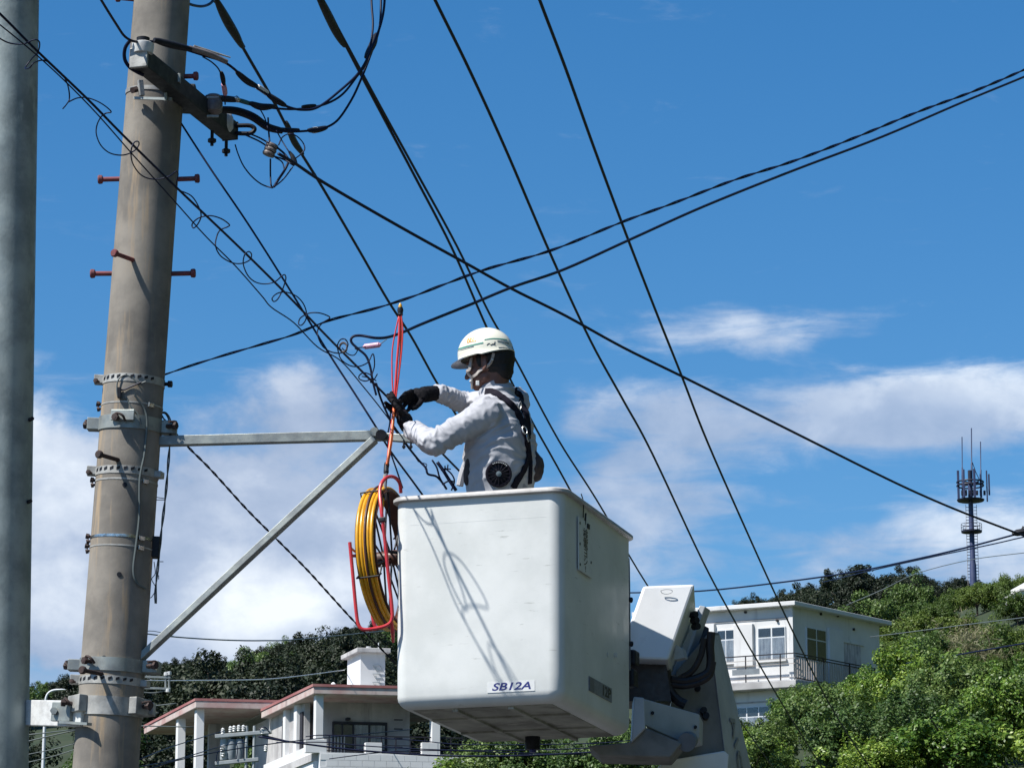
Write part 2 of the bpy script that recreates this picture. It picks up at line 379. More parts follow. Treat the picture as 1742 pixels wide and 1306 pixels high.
# perforated straps
for py, rb in ((668, True), (822, False), (1167, False)):
    b = band(py, .036, .003, 'galvanized_old', 'perforated_strap', tilt=-.006); holes(py, b)
    lug(py - 2, -88, .05, .04, .045, 'galvanized_old', b); bolt_at(pole_pt(py + 3, -80, .02), pole_dir(-30), .03, .011, 'bolt_rust', b)
    if rb: bolt_at(pole_pt(py, 88, 0), pole_dir(80), .035, .016, 'black_rubber', b)
    else: lug(py + 2, 75, .05, .03, .035, 'galvanized_old', b)
# thin bands
for py, mm, h in ((710, 'galvanized_old', .006), (838, 'galvanized_old', .008), (932, 'shiny_strap', .012), (948, 'galvanized_old', .006)):
    b = band(py, h, .002, mm, 'steel_strap', tilt=-.004)
    bolt_at(pole_pt(py - 2, -86, -.002), (-1, 0, .2), .018, .013, 'bolt_rust', b); bolt_at(pole_pt(py + 5, -84, -.002), (-1, 0, -.2), .015, .011, 'bolt_rust', b)
    m = MB(); c = pole_pt(py + 3, 42, .006); m.cbox(c, pole_dir(42) * .014, AX.cross(pole_dir(42)) * .03, AX * .02); m.build('buckle', 'shiny_strap', b, bevel=.002)
# broad galvanized clamps
def clamp(py, h, mm, lugs, hooks):
    b = band(py, h, .006, mm, 'clamp_band', tilt=-.008)
    for ang, w, hh, d in lugs: lug(py, ang, w, hh, d, mm, b)
    for ang, o_ in hooks:
        p = pole_pt(py, ang, o_); bolt_at(p, pole_dir(ang - 12), .045, .017, 'bolt_rust', b)
        m = MB(); dd = pole_dir(ang); tt = AX.cross(dd); m.tube(cr([p + dd * .01 + tt * -.03 + AX * .012, p + dd * .03 + AX * .02, p + dd * .028 + tt * .025 + AX * .008, p + dd * .01 + tt * .03 - AX * .01], 4), .006, 6); m.build('hook_bolt', 'bolt_rust', b, True)
    return b
b = clamp(741, .062, 'galvanized', [(-92, .06, .055, .06), (92, .06, .06, .075)], [(-14, .006), (-96, .035), (78, .04)])
m = MB(); dd = pole_dir(-12); m.cbox(pole_pt(735, -8, .012), dd * .012, AX.cross(dd) * .11, AX * .05); m.build('clamp_plate', 'galvanized', b, bevel=.003)
b = clamp(1141, .06, 'galvanized', [(-94, .06, .05, .06), (80, .07, .055, .075)], [(-34, .006), (-100, .04), (66, .04)])
b = clamp(1208, .082, 'galvanized_old', [(62, .12, .075, .04), (-58, .12, .075, .04), (86, .07, .055, .06)], [(60, .04), (-62, .04)])
# link arm between the two poles
la, lb = P(40, 1212, 15.86), P(146, 1214, 15.50)
m = MB(); m.bar(la, lb, .05, .115); la_o = m.build('link_arm', 'porcelain', UP, bevel=.004)
m = MB(); m.bar(P(90, 1210, 15.60), P(122, 1210, 15.52), .02, .085); m.build('splice_plate', 'galvanized', la_o, bevel=.003)
bolt_at(P(93, 1210, 15.59), (0, -1, 0), .03, .017, 'galvanized', la_o)
m = MB(); m.bar(P(104, 1228, 15.55), P(152, 1231, 15.43), .03, .012); m.build('lower_flange', 'galvanized', la_o)
# step bolts
def step_bolt(p, d, ln, mm='bolt_red', r=.0115):
    d = Vector(d).normalized(); m = MB(); m.tube([p - d * .03, p + d * (ln - .022)], r, 12)
    m.lathe(p + d * (ln - .024), d, [(r, 0), (r * 1.75, .004), (r * 1.9, .018), (r * 1.5, .024)], 12); return m.build('step_bolt', mm, UP, True)
step_bolt(pole_pt(319, -90, -.005), (-1, -.02, -.035), .105)
step_bolt(pole_pt(315, 90, -.005), (1, -.02, .03), .105)
step_bolt(pole_pt(483, -90, -.005), (-1, 0, -.01), .105)
step_bolt(pole_pt(479, 90, -.005), (1, -.02, .02), .115)
for py, mm in ((471, 'bolt_red'), (809, 'bolt_rust'), (1161, 'bolt_rust')):
    step_bolt(pole_pt(py, -12, -.005), (-.52, -.85, 0.0), .15, mm, .010)
step_bolt(pole_pt(136, 84, -.005), (1, -.1, 0), .07)
step_bolt(pole_pt(4, -80, -.005), (-1, -.3, 0), .09)
for px_a, py in ((4, 850), (6, 998), (-10, 1135)):
    c = pole_pt(py, px_a, -.004); m = MB(); m.cyl(c, c + pole_dir(px_a) * .0065, .011, n=14).build('bolt_hole', 'black_rubber', UP)
# ground wire conduit and small box on the shaded side
m = MB(); m.tube(cr([pole_pt(y, a, .006) for y, a in ((700, 10), (730, 34), (790, 36), (838, 30), (900, 34), (945, 32), (990, 30), (1010, 40), (1015, 60))], 5), .005, 6).build('earth_wire', 'cable_grey', UP, True)
m = MB(); c = pole_c(942) + E2 * (pole_r(942) + .012); m.cbox(c, E2 * .036, E1 * .06, AX * .095); m.build('junction_box', 'black_rubber', UP, bevel=.004)
# horizontal bracket arm and its brace
tipA = P(648, 741, 15.44)
r0 = P(262, 751, 15.6)
def cbar(p, q, w, h, t, up):             # L-shaped (angle iron) bar
    p, q = Vector(p), Vector(q); a, b = frame(q - p, Vector(up)); mm = MB()
    mm.obox(p - b * h / 2, q - p, a * t, b * h); mm.obox(p - b * h / 2 + a * t, q - p, a * (w - t), b * t); return mm
am = MB(); am.bar(r0, tipA, .045, .044); arm = am.build('bracket_arm', 'galvanized', UP, bevel=.003)
m = MB(); m.bar(tipA + Vector((0, .02, .0)), P(704, 747, 15.40), .035, .034); m.build('arm_extension', 'galvanized', arm, bevel=.003)
m = MB(); m.bar(P(236, 1122, 15.56), P(638, 747, 15.40), .03, .046, (0, -1, .3)); br = m.build('brace', 'galvanized', UP, bevel=.003)
tb = P(637, 735, 15.40); m = MB(); m.cyl(tb + Vector((0, -.015, 0)), tb + Vector((0, .1, 0)), .020, n=18).build('pivot_bolt', 'galvanized', arm, True)
m = MB(); m.cyl(P(648, 739, 15.38), P(652, 742, 15.5), .024, n=12).build('clamp_nut', 'black_rubber', arm, True)
for px in (687, 699): bolt_at(P(px, 752, 15.39), (0, 0, -1), .03, .008, 'black_rubber', arm)
for k in (0, 1):
    c = P(288 + 10 * k, 1073 - 9 * k, 15.535); m = MB(); m.tube(cr([c + Vector((-.008, 0, -.03)), c + Vector((-.012, -.004, .012)), c + Vector((.006, -.004, .026)), c + Vector((.014, 0, .002))], 4), .0025, 5).build('tie_wire', 'porcelain', br, True)
# crossarm with insulators near the top
ca, cb = P(236, 98, 15.02), P(392, 224, 16.05)
m = MB(); m.bar(ca, cb, .075, .085); xa = m.build('crossarm', 'dark_arm', UP, bevel=.004)
cd = (cb - ca).normalized()
m = MB(); m.bar(ca - cd * .006, ca + cd * .012, .085, .095); m.build('end_cap', 'galvanized_old', xa, bevel=.004)
m = MB(); m.bar(cb - cd * .01, cb + cd * .004, .08, .09); m.build('end_cap', 'dark_arm', xa, bevel=.004)
def insul(base, axis, prof, mm, name='insulator'): m = MB(); m.lathe(base, axis, prof, 20); return m.build(name, mm, xa, True)
i0 = P(243, 86, 15.04)
insul(i0, (0, 0, 1), [(.02, -.02), (.045, -.015), (.05, .01), (.05, .03), (.04, .036)], 'porcelain')
insul(i0 + Vector((0, 0, .036)), (0, 0, 1), [(.028, 0), (.03, .022), (.02, .026)], 'black_rubber', 'insulator_cap')
i1 = P(363, 176, 15.72)
insul(i1, (0, 0, 1), [(.03, -.05), (.042, -.04), (.045, .0), (.036, .02), (.04, .03), (.03, .04)], 'porcelain_dark')
i2 = P(381, 208, 15.95)
insul(i2, (0, 0, 1), [(.03, -.05), (.044, -.03), (.045, .02), (.036, .04), (.02, .05)], 'porcelain')
for px, py, d in ((361, 222, 15.78), (385, 240, 15.98)):
    p = P(px, py, d); m = MB(); m.cyl(p, p - Vector((0, 0, .075)), .008, n=8); m.lathe(p - Vector((0, 0, .05)), (0, 0, 1), [(.02, -.008), (.02, .008)], 6); m.build('pin_bolt', 'black_rubber', xa, True)
ss = [P(x, y, 16.02) for x, y in ((400, 214), (425, 214), (433, 220), (425, 227), (402, 227))]
m = MB(); m.tube(cr(ss, 5), .011, 8).build('strain_loop', 'black_rubber', xa, True)
m = MB(); m.bar(P(236, 150, 15.42), P(244, 150, 15.43), .02, .075); m.build('angle_bracket', 'galvanized_old', xa, bevel=.002)
m = MB(); m.bar(P(228, 167, 15.45), P(292, 169, 15.36), .012, .012); m.build('tie_rod', 'galvanized', xa)
m = MB(); m.cyl(P(232, 152, 15.44), P(225, 154, 15.42), .016, n=6).build('bolt', 'bolt_rust', xa)
for px, py in ((305, 134), (282, 166)):
    m = MB(); p = P(px, py, 15.36); m.cbox(p, (.012, 0, 0), (0, .03, 0), (0, 0, .04)); m.build('clip', 'galvanized', xa, bevel=.001)
m = MB(); p = P(300, 166, 15.6); m.cbox(P(312, 168, 15.62), E2 * .12, E1 * .16, AX * .10); m.build('arm_bracket', 'dark_arm', xa, bevel=.006)
for px, py, d in ((361, 166, 15.62), (361, 198, 15.66)):
    m = MB(); m.bar(P(px - 9, py, d), P(px + 11, py, d), .012, .009); m.build('bar_tie', 'galvanized', xa)
b = band(168, .02, .004, 'galvanized_old', 'clamp_band', tilt=-.01)
# ------------------------------------------------------------------ wires and cables
def w3(pts, spec):
    if isinstance(spec, tuple) and spec[0] == 'h': return [PH(x, y, spec[1]) for x, y in pts]
    L_ = [0.0]
    for a, b in zip(pts, pts[1:]): L_.append(L_[-1] + math.hypot(b[0] - a[0], b[1] - a[1]))
    if isinstance(spec, list): return [P(x, y, d) for (x, y), d in zip(pts, spec)]
    d0, d1 = spec
    return [P(x, y, 1 / ((1 / d0) + (1 / d1 - 1 / d0) * l / L_[-1])) for (x, y), l in zip(pts, L_)]
def wire(label, pts, spec, r, mm='cable_black', name='power_cable', group=None, n=6, sides=7, parent=None, cat='cable', twist=0):
    p = cr(w3(pts, spec), n); m = MB()
    if twist:
        q = []; acc = 0.0
        fine = cr(p, 3); A = []; B = []; RS = []
        for i, c in enumerate(fine):
            d = fine[min(i + 1, len(fine) - 1)] - fine[max(i - 1, 0)]; a, b = frame(d)
            if i: acc += (fine[i] - fine[i - 1]).length
            t = acc / twist * 2 * math.pi
            rk = r if not isinstance(r, tuple) else r[0] + (r[1] - r[0]) * i / len(fine); RS.append(rk); o_ = (a * math.cos(t) + b * math.sin(t)) * rk; A.append(c + o_); B.append(c - o_ * 1.0)
        m.tube(A, RS, 5); m.tube(B, RS, 5)
    else: m.tube(p, r if not isinstance(r, tuple) else [r[0] + (r[1] - r[0]) * i / (len(p) - 1) for i in range(len(p))], sides)
    o = m.build(name, mm, parent, True, angle=180)
    if parent is None: tag(o, label, cat, group)
    return o
def sleeve(parent, pts, spec, rs, mm='black_rubber', name='sleeve'):
    p = cr(w3(pts, spec), 5); k = len(p) - 1
    rr = [rs[0] + (rs[1] - rs[0]) * math.sin(math.pi * min(1, max(0, i / k))) ** .6 for i in range(len(p))]
    m = MB(); m.tube(p, rr, 10); return m.build(name, mm, parent, True, angle=60)

# the bundle the worker handles
def a_depth(px): return 1 / (1 / 12.4 + (1 / 15.2 - 1 / 12.4) * px / 661.0)
A1 = [(-120, -90), (0, 24), (60, 84), (150, 170), (210, 231), (300, 319), (400, 414), (480, 493), (560, 576), (640, 656), (700, 718), (760, 779), (900, 922)]
aw = wire('black overhead cable with a loose lashing wire coiled round it beside the worker', A1, [a_depth(x) for x, y in A1], .0050, name='lashed_cable')
def a1_depth(px, py):
    # depth of the lashed cable where it passes nearest to this pixel
    best = min(((px - (x0 + (x1 - x0) * t / 20)) ** 2 + (py - (y0 + (y1 - y0) * t / 20)) ** 2, x0 + (x1 - x0) * t / 20, y0 + (y1 - y0) * t / 20) for (x0, y0), (x1, y1) in zip(A1, A1[1:]) for t in range(21))
    return a_depth(best[1])
def coil(pts, r=.0028, parent=aw, name='lashing_wire', mm='cable_black', amp=.05, ph=0.0):
    q = [P(x, y, a1_depth(x, y) + amp * math.sin(i * 1.05 + ph)) for i, (x, y) in enumerate(pts)]
    m = MB(); m.tube(cr(q, 6), r, 6); return m.build(name, mm, parent, True, angle=180)
coil([(-20, 52), (0, 66), (18, 74), (40, 75), (58, 68), (67, 72), (65, 88), (54, 100), (45, 112), (43, 117), (51, 115), (58, 107), (75, 103), (92, 113)])
coil([(108, 128), (116, 148), (118, 168), (113, 178), (107, 185)])
coil([(116, 174), (132, 167), (150, 167), (172, 176), (189, 190), (180, 193), (172, 199), (165, 213), (164, 229), (172, 248), (188, 261), (210, 264), (228, 257), (236, 247), (235, 241), (228, 243), (223, 257), (225, 276), (236, 294), (250, 303), (268, 305), (288, 300), (299, 292), (303, 296), (300, 312), (302, 322),
      (325, 333), (338, 352), (342, 368), (336, 382), (329, 388), (327, 381), (338, 371), (357, 367), (376, 372), (390, 382), (387, 386), (374, 392), (368, 405), (367, 420), (376, 436), (395, 447), (412, 448), (425, 442), (428, 433), (423, 428), (416, 434), (414, 450), (422, 469), (435, 480), (452, 483), (468, 479), (480, 469), (485, 468), (486, 476), (480, 494), (473, 508), (466, 513), (463, 507), (472, 499), (486, 497), (503, 503), (515, 515), (521, 530), (520, 544), (513, 553), (508, 551), (511, 541), (525, 533), (541, 532), (555, 536), (561, 541), (549, 549), (541, 560), (541, 573), (549, 589), (562, 598), (576, 601)], ph=.4)
coil([(576, 601), (574, 588), (579, 578), (587, 577), (592, 586), (586, 598), (577, 602), (582, 613), (596, 622), (611, 623), (626, 616), (633, 603), (636, 605), (637, 622), (633, 640), (640, 648)], ph=1.0)
coil([(632, 644), (622, 648), (612, 645), (611, 639), (619, 634), (631, 638), (634, 646), (626, 642), (616, 640)], ph=.2)
coil([(642, 636), (636, 646), (630, 650), (640, 652)], ph=.7)
coil([(582, 592), (592, 602), (602, 604), (608, 596), (604, 592), (615, 591), (622, 590)], r=.0025, amp=.02)
m = MB(); c = P(584, 591, a1_depth(584, 591)); m.tube(cr([c + Vector((math.cos(t) * .016, math.sin(t * .35) * .012, math.sin(t) * .02)) for t in [k * .7 for k in range(28)]], 2), .0032, 6).build('wire_coil', 'porcelain_dark', aw, True)
A2 = [(-60, -5), (60, 92), (150, 178), (230, 268), (300, 346), (350, 402), (400, 452), (445, 503), (462, 523), (500, 549), (540, 590), (580, 614), (620, 660), (655, 704), (690, 752), (712, 785)]
w2 = wire('thin lower strand running below the lashed cable', A2, [a_depth((x + y) / 2 - 15) for x, y in A2], .0028, name='service_strand')
wire('cable running from behind the concrete pole down to the bracket arm tip', [(296, 190), (310, 213), (360, 290), (420, 378), (485, 480), (560, 602), (600, 664), (637, 722), (665, 768), (712, 832), (800, 955)], [15.62, 15.60, 15.56, 15.53, 15.50, 15.47, 15.45, 15.43, 15.55, 15.75, 16.2], .0047, name='strand_cable')
# tail of cut ends below the arm
tl = wire('frayed black cable tails hanging behind the bucket rim beside the arm', [(640, 652), (648, 678), (660, 706), (672, 730), (692, 757), (712, 782), (724, 795), (728, 806), (742, 810), (752, 820), (760, 832)], [15.35, 15.4, 15.42, 15.45, 15.5, 15.55, 15.55, 15.55, 15.58, 15.6, 15.6], .0052, name='cable_tail')
for pts, r in (([(665, 690), (663, 720), (659, 745), (664, 768), (675, 800), (685, 830)], .0036), ([(735, 782), (743, 795), (748, 812), (758, 830)], .0045), ([(744, 786), (754, 800), (764, 816), (776, 834)], .0085), ([(757, 796), (768, 806), (773, 818), (768, 834)], .004), ([(750, 800), (757, 797), (767, 798)], .003), ([(757, 792), (757, 802)], .003), ([(762, 790), (761, 800)], .003), ([(752, 824), (763, 818), (772, 819)], .004), ([(718, 787), (726, 790), (723, 798)], .0022)):
    m = MB(); m.tube(cr([P(x, y, 15.58) for x, y in pts], 5), r, 6).build('strand', 'cable_black', tl, True, angle=180)

# street-long wires overhead
cB = wire('black wire with a bundled splice, passing behind the worker from beside the pole top', [(330, -70), (368, 0), (412, 79), (462, 166), (503, 245), (548, 318), (610, 424), (660, 511), (700, 573), (737, 640), (772, 699), (870, 868), (1090, 1258), (1180, 1420)], ('h', 6.2), .0090)
sleeve(cB, [(366, -4), (378, 20), (390, 42), (402, 62), (413, 82)], ('h', 6.2), (.008, .026))
m = MB(); m.tube(cr([PH(x, y, 6.25) for x, y in ((362, -2), (374, 10), (384, 28), (388, 45), (402, 58), (414, 80))], 4), .012, 6).build('bundle_strand', 'cable_black', cB, True)
sleeve(cB, [(487, 208), (500, 240), (515, 262)], ('h', 6.2), (.010, .020))
cC = wire('thick black overhead cable splitting into a close pair above the helmet', [(515, -60), (545, 0), (580, 62), (614, 127), (655, 205), (703, 295), (768, 420), (817, 532), (862, 632), (906, 718), (960, 815), (1060, 1000)], ('h', 6.6), .0092)
sleeve(cC, [(538, -14), (556, 22), (572, 54), (586, 78)], ('h', 6.6), (.013, .026))
wire('right-hand wire of the close pair above the helmet, running on behind the boom', [(518, -60), (549, 0), (618, 128), (660, 205), (708, 292), (778, 420), (832, 532), (874, 606), (950, 748), (1015, 850), (1100, 993), (1180, 1110), (1253, 1217), (1292, 1272), (1330, 1326)], ('h', 6.6), .0085)
wire('black wire crossing the sky and the white house balcony railing', [(712, -60), (740, 0), (800, 122), (862, 258), (940, 440), (1005, 580), (1060, 680), (1110, 772), (1196, 955), (1251, 1058), (1284, 1116), (1335, 1204), (1388, 1288), (1420, 1340)], ('h', 8.2), .0122)
wire('black wire crossing the sky in front of the white house corner', [(898, -60), (918, 0), (962, 116), (1010, 250), (1065, 398), (1118, 535), (1160, 640), (1205, 755), (1280, 925), (1324, 1021), (1367, 1111), (1409, 1193), (1446, 1254), (1500, 1335)], ('h', 8.2), .0122)
wire('wire reaching the insulator on the near end of the crossarm', [(150, -40), (172, 0), (200, 45), (212, 62), (225, 70), (240, 72)], [14.2, 14.5, 14.8, 14.9, 14.95, 15.04], .006)
# service wires crossing to the right
tw = wire('twisted pair service wire running from the concrete pole to the right', [(225, 655), (240, 650), (280, 637), (330, 620), (385, 603), (440, 587), (500, 569), (560, 545), (640, 524), (700, 505), (760, 482), (830, 457), (940, 425), (1060, 377), (1150, 344), (1250, 306), (1350, 274), (1460, 232), (1560, 191), (1660, 154), (1742, 119), (1850, 70)], (15.48, 25.0), (.0027, .0056), name='service_wire', twist=.62)
m = MB(); m.tube(cr([P(x, y, 15.46) for x, y in ((248, 649), (236, 652), (226, 643), (213, 638), (203, 643), (199, 655), (201, 675), (215, 678), (222, 690), (235, 705), (241, 722))], 5), .0035, 6).build('wire_tail', 'cable_grey', tw, True)
m = MB(); m.tube(cr([P(x, y, 15.455) for x, y in ((240, 650), (224, 657), (210, 663), (202, 662))], 5), .004, 6).build('wire_tail', 'cable_black', tw, True)
m = MB(); p = P(203, 668, 15.45); m.cbox(p, (.016, 0, 0), (0, .02, 0), (0, 0, .05)); m.build('wire_clip', 'black_rubber', tw, bevel=.002)
wg = wire('black drop cable curling back at a pink clamp and running off to the right', [(640, 672), (634, 648), (630, 625), (623, 606), (610, 594), (600, 585), (597, 578), (602, 572), (615, 571), (640, 575), (662, 573), (690, 563), (720, 550), (800, 518), (870, 489), (960, 458), (1075, 406), (1200, 350), (1350, 290), (1500, 233), (1640, 173), (1742, 131), (1850, 85)],
          [15.35] * 10 + [15.45, 15.7, 15.95, 16.5, 17.0, 17.7, 18.6, 19.6, 21.0, 22.4, 24.0, 25.2, 26.6], (.0050, .0090), name='drop_cable')
m = MB(); a, b = P(618, 590, 15.33), P(648, 586, 15.3); m.tube([a.lerp(b, t) for t in (0, .08, .1, .9, .92, 1)], [.006, .009, .0125, .0125, .009, .006], 12).build('wire_clamp', 'pink_sleeve', wg, True)
m = MB(); m.tube([P(646, 586, 15.3), P(658, 577, 15.29)], .002, 5).build('clamp_tail', 'cable_grey', wg)
cH = wire('single cable from the spool insulator sloping down past the antenna tower', [(474, 262), (500, 277), (540, 304), (600, 340), (700, 397), (800, 452), (870, 491), (960, 536), (1060, 591), (1160, 640), (1260, 690), (1380, 750), (1480, 800), (1560, 838), (1640, 872), (1742, 911), (1850, 952)], ('h', 4.62), .0076)
# spool insulator and its ties
sp = thing('spool_insulator', 'brown ribbed spool insulator hanging in tie wires below the crossarm', 'insulator', P(460, 255, 15.75))
c = P(460, 255, 15.75); ax = Vector((.35, 0, .9)).normalized()
for k in (-1, 0, 1):
    m = MB(); m.lathe(c + ax * k * .021, ax, [(.012, -.011), (.028, -.008), (.031, 0), (.028, .008), (.012, .011)], 18).build('ribbed_disc', 'porcelain_dark', sp, True)
TW = [([(418, 230), (440, 240), (456, 250)], .004), ([(420, 226), (440, 234), (458, 244)], .004), ([(470, 250), (484, 262), (498, 280)], .005), ([(466, 266), (484, 272), (500, 282)], .004),
      ([(400, 246), (405, 262), (414, 282), (428, 300), (444, 313), (460, 319), (466, 318), (482, 305), (498, 284)], .0035), ([(460, 270), (460, 295), (461, 314), (464, 320)], .004), ([(466, 318), (474, 305), (484, 290), (490, 278)], .006), ([(468, 268), (480, 276), (484, 290)], .0032),
      ([(474, 247), (480, 234), (492, 228), (505, 232), (516, 244), (518, 255), (510, 264), (502, 270)], .0032), ([(456, 200), (457, 222), (459, 244)], .0042), ([(440, 182), (450, 200), (456, 220)], .003), ([(470, 222), (480, 240), (490, 256), (500, 270)], .003)]
for pts, r in TW:
    m = MB(); m.tube(cr([P(x, y, 15.74 + .02 * math.sin(i * 2)) for i, (x, y) in enumerate(pts)], 5), r, 6).build('tie_wire', 'cable_black', sp, True, angle=180)
m = MB(); m.tube([P(492, 258, 15.73), P(497, 265, 15.73), P(500, 273, 15.73), P(503, 280, 15.73)], [.006, .010, .014, .011], 10).build('wire_joint', 'black_rubber', sp, True)
# jumpers from the crossarm up to the top right
DJ = 15.9
j1 = wire('jumper cable from the near crossarm insulator sweeping up past the overhead cable', [(246, 70), (268, 72), (300, 80), (345, 94), (385, 108), (425, 141), (462, 166), (490, 182), (515, 187), (540, 183), (572, 160), (612, 122), (634, 78), (648, 40), (654, 5), (655, -50)], (15.04, 16.4), .0062, name='jumper_cable')
sleeve(j1, [(262, 68), (290, 76), (325, 84)], (15.06, 15.2), (.010, .017)); sleeve(j1, [(322, 82), (355, 92), (386, 106)], (15.2, 15.3), (.012, .013), 'porcelain_dark', 'splice_rod')
sleeve(j1, [(402, 122), (420, 138), (438, 148)], (15.4, 15.5), (.008, .016)); sleeve(j1, [(438, 148), (446, 153), (454, 159)], (15.5, 15.55), (.013, .014), 'porcelain', 'wire_label')
sleeve(j1, [(454, 160), (470, 171), (486, 180)], (15.55, 15.6), (.008, .015)); sleeve(j1, [(622, 98), (634, 76), (640, 58)], (16.2, 16.35), (.008, .018))
m = MB(); m.tube([P(330, 78, 15.22), P(362, 89, 15.28), P(392, 98, 15.32)], [.004, .006, .003], 6).build('splice_rod', 'galvanized_old', j1, True)
j2 = wire('green-marked jumper cable from the dark crossarm insulator to the top right', [(352, 166), (380, 168), (405, 171), (430, 178), (455, 183), (500, 186), (545, 180), (580, 163), (606, 132), (624, 104), (634, 50), (632, 5), (630, -50)], (15.7, 16.45), .0056, name='jumper_cable')
sleeve(j2, [(350, 166), (378, 168), (404, 170)], (15.7, 15.75), (.012, .016)); sleeve(j2, [(400, 169), (414, 173), (430, 178)], (15.75, 15.8), (.008, .011), 'cable_teal', 'green_wrap'); sleeve(j2, [(424, 175), (444, 182), (468, 181)], (15.78, 15.85), (.007, .017)); sleeve(j2, [(514, 182), (526, 181), (537, 180)], (15.95, 16), (.007, .010))
sleeve(j2, [(400, 164), (403, 169), (408, 172)], (15.74, 15.75), (.008, .014), 'shiny_strap', 'connector')
j3 = wire('lowest jumper cable from the crossarm with a pale banded joint', [(372, 186), (400, 188), (425, 197), (448, 213), (470, 222), (500, 224), (530, 222), (552, 218), (575, 204), (598, 170), (613, 138), (630, 95), (645, 50), (648, 5), (648, -50)], (15.8, 16.5), .0058, name='jumper_cable')
sleeve(j3, [(372, 186), (402, 189), (430, 199), (455, 216), (480, 223)], (15.8, 16.0), (.014, .020)); sleeve(j3, [(470, 220), (490, 222), (508, 222)], (16, 16.1), (.01, .012)); sleeve(j3, [(524, 222), (540, 221), (556, 217)], (16.15, 16.25), (.008, .015)); sleeve(j3, [(532, 222), (536, 221.5), (540, 221)], (16.18, 16.2), (.0148, .0158), 'porcelain', 'wire_label')
j4 = wire('short wire dropping from the splice rod to the dark insulator', [(345, 97), (360, 106), (372, 118), (378, 134), (382, 158), (383, 178)], (15.25, 15.7), .0035, name='jumper_wire')
sleeve(j4, [(376, 122), (379, 133), (381, 145)], (15.45, 15.5), (.006, .012)); sleeve(j4, [(380, 143), (382, 152), (383, 160)], (15.5, 15.6), (.011, .0125), 'pink_sleeve')
wire('loop of cable curving from the near insulator under the crossarm end', [(222, 68), (213, 82), (212, 100), (220, 114), (232, 122), (244, 128)], (15.0, 15.1), .0085, name='jumper_wire')
wire('short cable looping off the pole top at the frame edge', [(310, 2), (328, 9), (345, 11), (358, 6), (366, -4)], (15.6, 16.5), .007, name='jumper_wire')
# wires leaving the pole lower down
wi = wire('twisted service wire sloping from the pole behind the brace towards the reel', [(270, 700), (282, 716), (300, 738), (322, 762), (360, 800), (420, 866), (470, 916), (520, 966), (562, 1012), (606, 1060), (680, 1135)], (15.68, 19), .0032, name='service_wire', twist=.2)
wj = wire('loose wire hanging down beside the concrete pole', [(272, 702), (282, 703), (289, 716), (290, 738), (287, 780), (282, 840), (275, 900), (269, 960), (265, 1000), (265, 1026)], (15.62, 15.6), .0035, mm='cable_grey', name='hanging_wire', twist=.25)
for pts in ([(288, 722), (296, 728)], [(262, 845), (282, 848)], [(262, 850), (280, 850)], [(270, 985), (270, 978)], [(262, 955), (264, 975), (258, 985), (265, 1000), (258, 1015), (252, 1016)], [(272, 955), (278, 955)]):
    m = MB(); m.tube(cr([P(x, y, 15.6) for x, y in pts], 4), .002, 5).build('tie_wire', 'cable_grey', wj, True)
# distant lines
def far(label, pts, d, r, mm='cable_grey', g=None): return wire(label, pts, d, r, mm, 'distant_wire', g, n=4, sides=5)
far('wire from beside the brace foot sagging away over the left hill', [(236, 1076), (300, 1083), (380, 1088), (450, 1089), (520, 1086), (680, 1070)], (40, 95), (.008, .014))
far('faint thin wire just above the brace foot', [(236, 1075), (262, 1073), (300, 1083)], (40, 46), .005)
far('pale wire running from the pole to the rooftop tank of the red-roofed house', [(236, 1157), (330, 1157), (450, 1155), (520, 1148), (586, 1139)], (35, 124), (.006, .016), 'porcelain')
br2 = thing('wire_bracket', 'grey twin-bar wire bracket with small insulators beyond the concrete pole', 'bracket', P(262, 1165, 34))
for py0, py1 in ((1150, 1152), (1169, 1171)):
    m = MB(); m.bar(P(225, py0, 34), P(290, py1, 34), .03, .02); m.build('bar', 'galvanized', br2)
for px in (282, 288):
    m = MB(); m.cyl(P(px, 1144, 34), P(px, 1176, 34), .012, n=8); m.build('pin', 'galvanized', br2, True)
for px, py in ((283, 1146), (288, 1145), (286, 1174)):
    m = MB(); c = P(px, py, 34); m.lathe(c, (0, 0, 1), [(.01, -.02), (.024, -.015), (.024, .015), (.01, .02)], 10).build('insulator', 'porcelain', br2, True)
wl = [([(236, 1176), (262, 1178), (290, 1172)], 34, .008), ([(236, 1202), (262, 1200), (300, 1196)], 60, .012), ([(236, 1215), (270, 1212)], 60, .010), ([(236, 1234), (330, 1236)], 70, .012), ([(40, 1250), (130, 1240)], 70, .012), ([(40, 1262), (90, 1250), (135, 1240)], 70, .013), ([(40, 1284), (90, 1274), (135, 1262)], 70, .010), ([(40, 1298), (100, 1283), (150, 1266)], 70, .010)]
for i, (pts, d, r) in enumerate(wl):
    far('thin wire crossing the dark wood behind the concrete pole foot', pts, (d, d), r, g='thin wires behind the pole foot')
bw = [[(235, 1292), (290, 1270), (345, 1253), (380, 1243)], [(235, 1304), (300, 1291), (380, 1268), (420, 1262)], [(235, 1312), (330, 1286), (480, 1262), (700, 1240)]]
for pts in bw: far('thin dark wire slanting up in front of the red-roofed house', pts, (62, 80), .011, 'cable_black', 'slanting wires before the red-roofed house')
tb_ = [[(440, 1252), (480, 1259), (560, 1270), (640, 1278), (760, 1285), (900, 1284), (1060, 1276)], [(470, 1262), (560, 1262), (620, 1268), (760, 1275), (900, 1275), (1060, 1270)], [(520, 1252), (560, 1250), (700, 1258), (800, 1266), (1000, 1264), (1080, 1258)], [(560, 1290), (660, 1278), (760, 1276), (880, 1280), (1000, 1283)]]
for i, pts in enumerate(tb_): far('dark cable stretched across below the bucket', pts, (72, 72), (.020, .012, .011, .010)[i], 'cable_black', 'cables stretched across below the bucket')
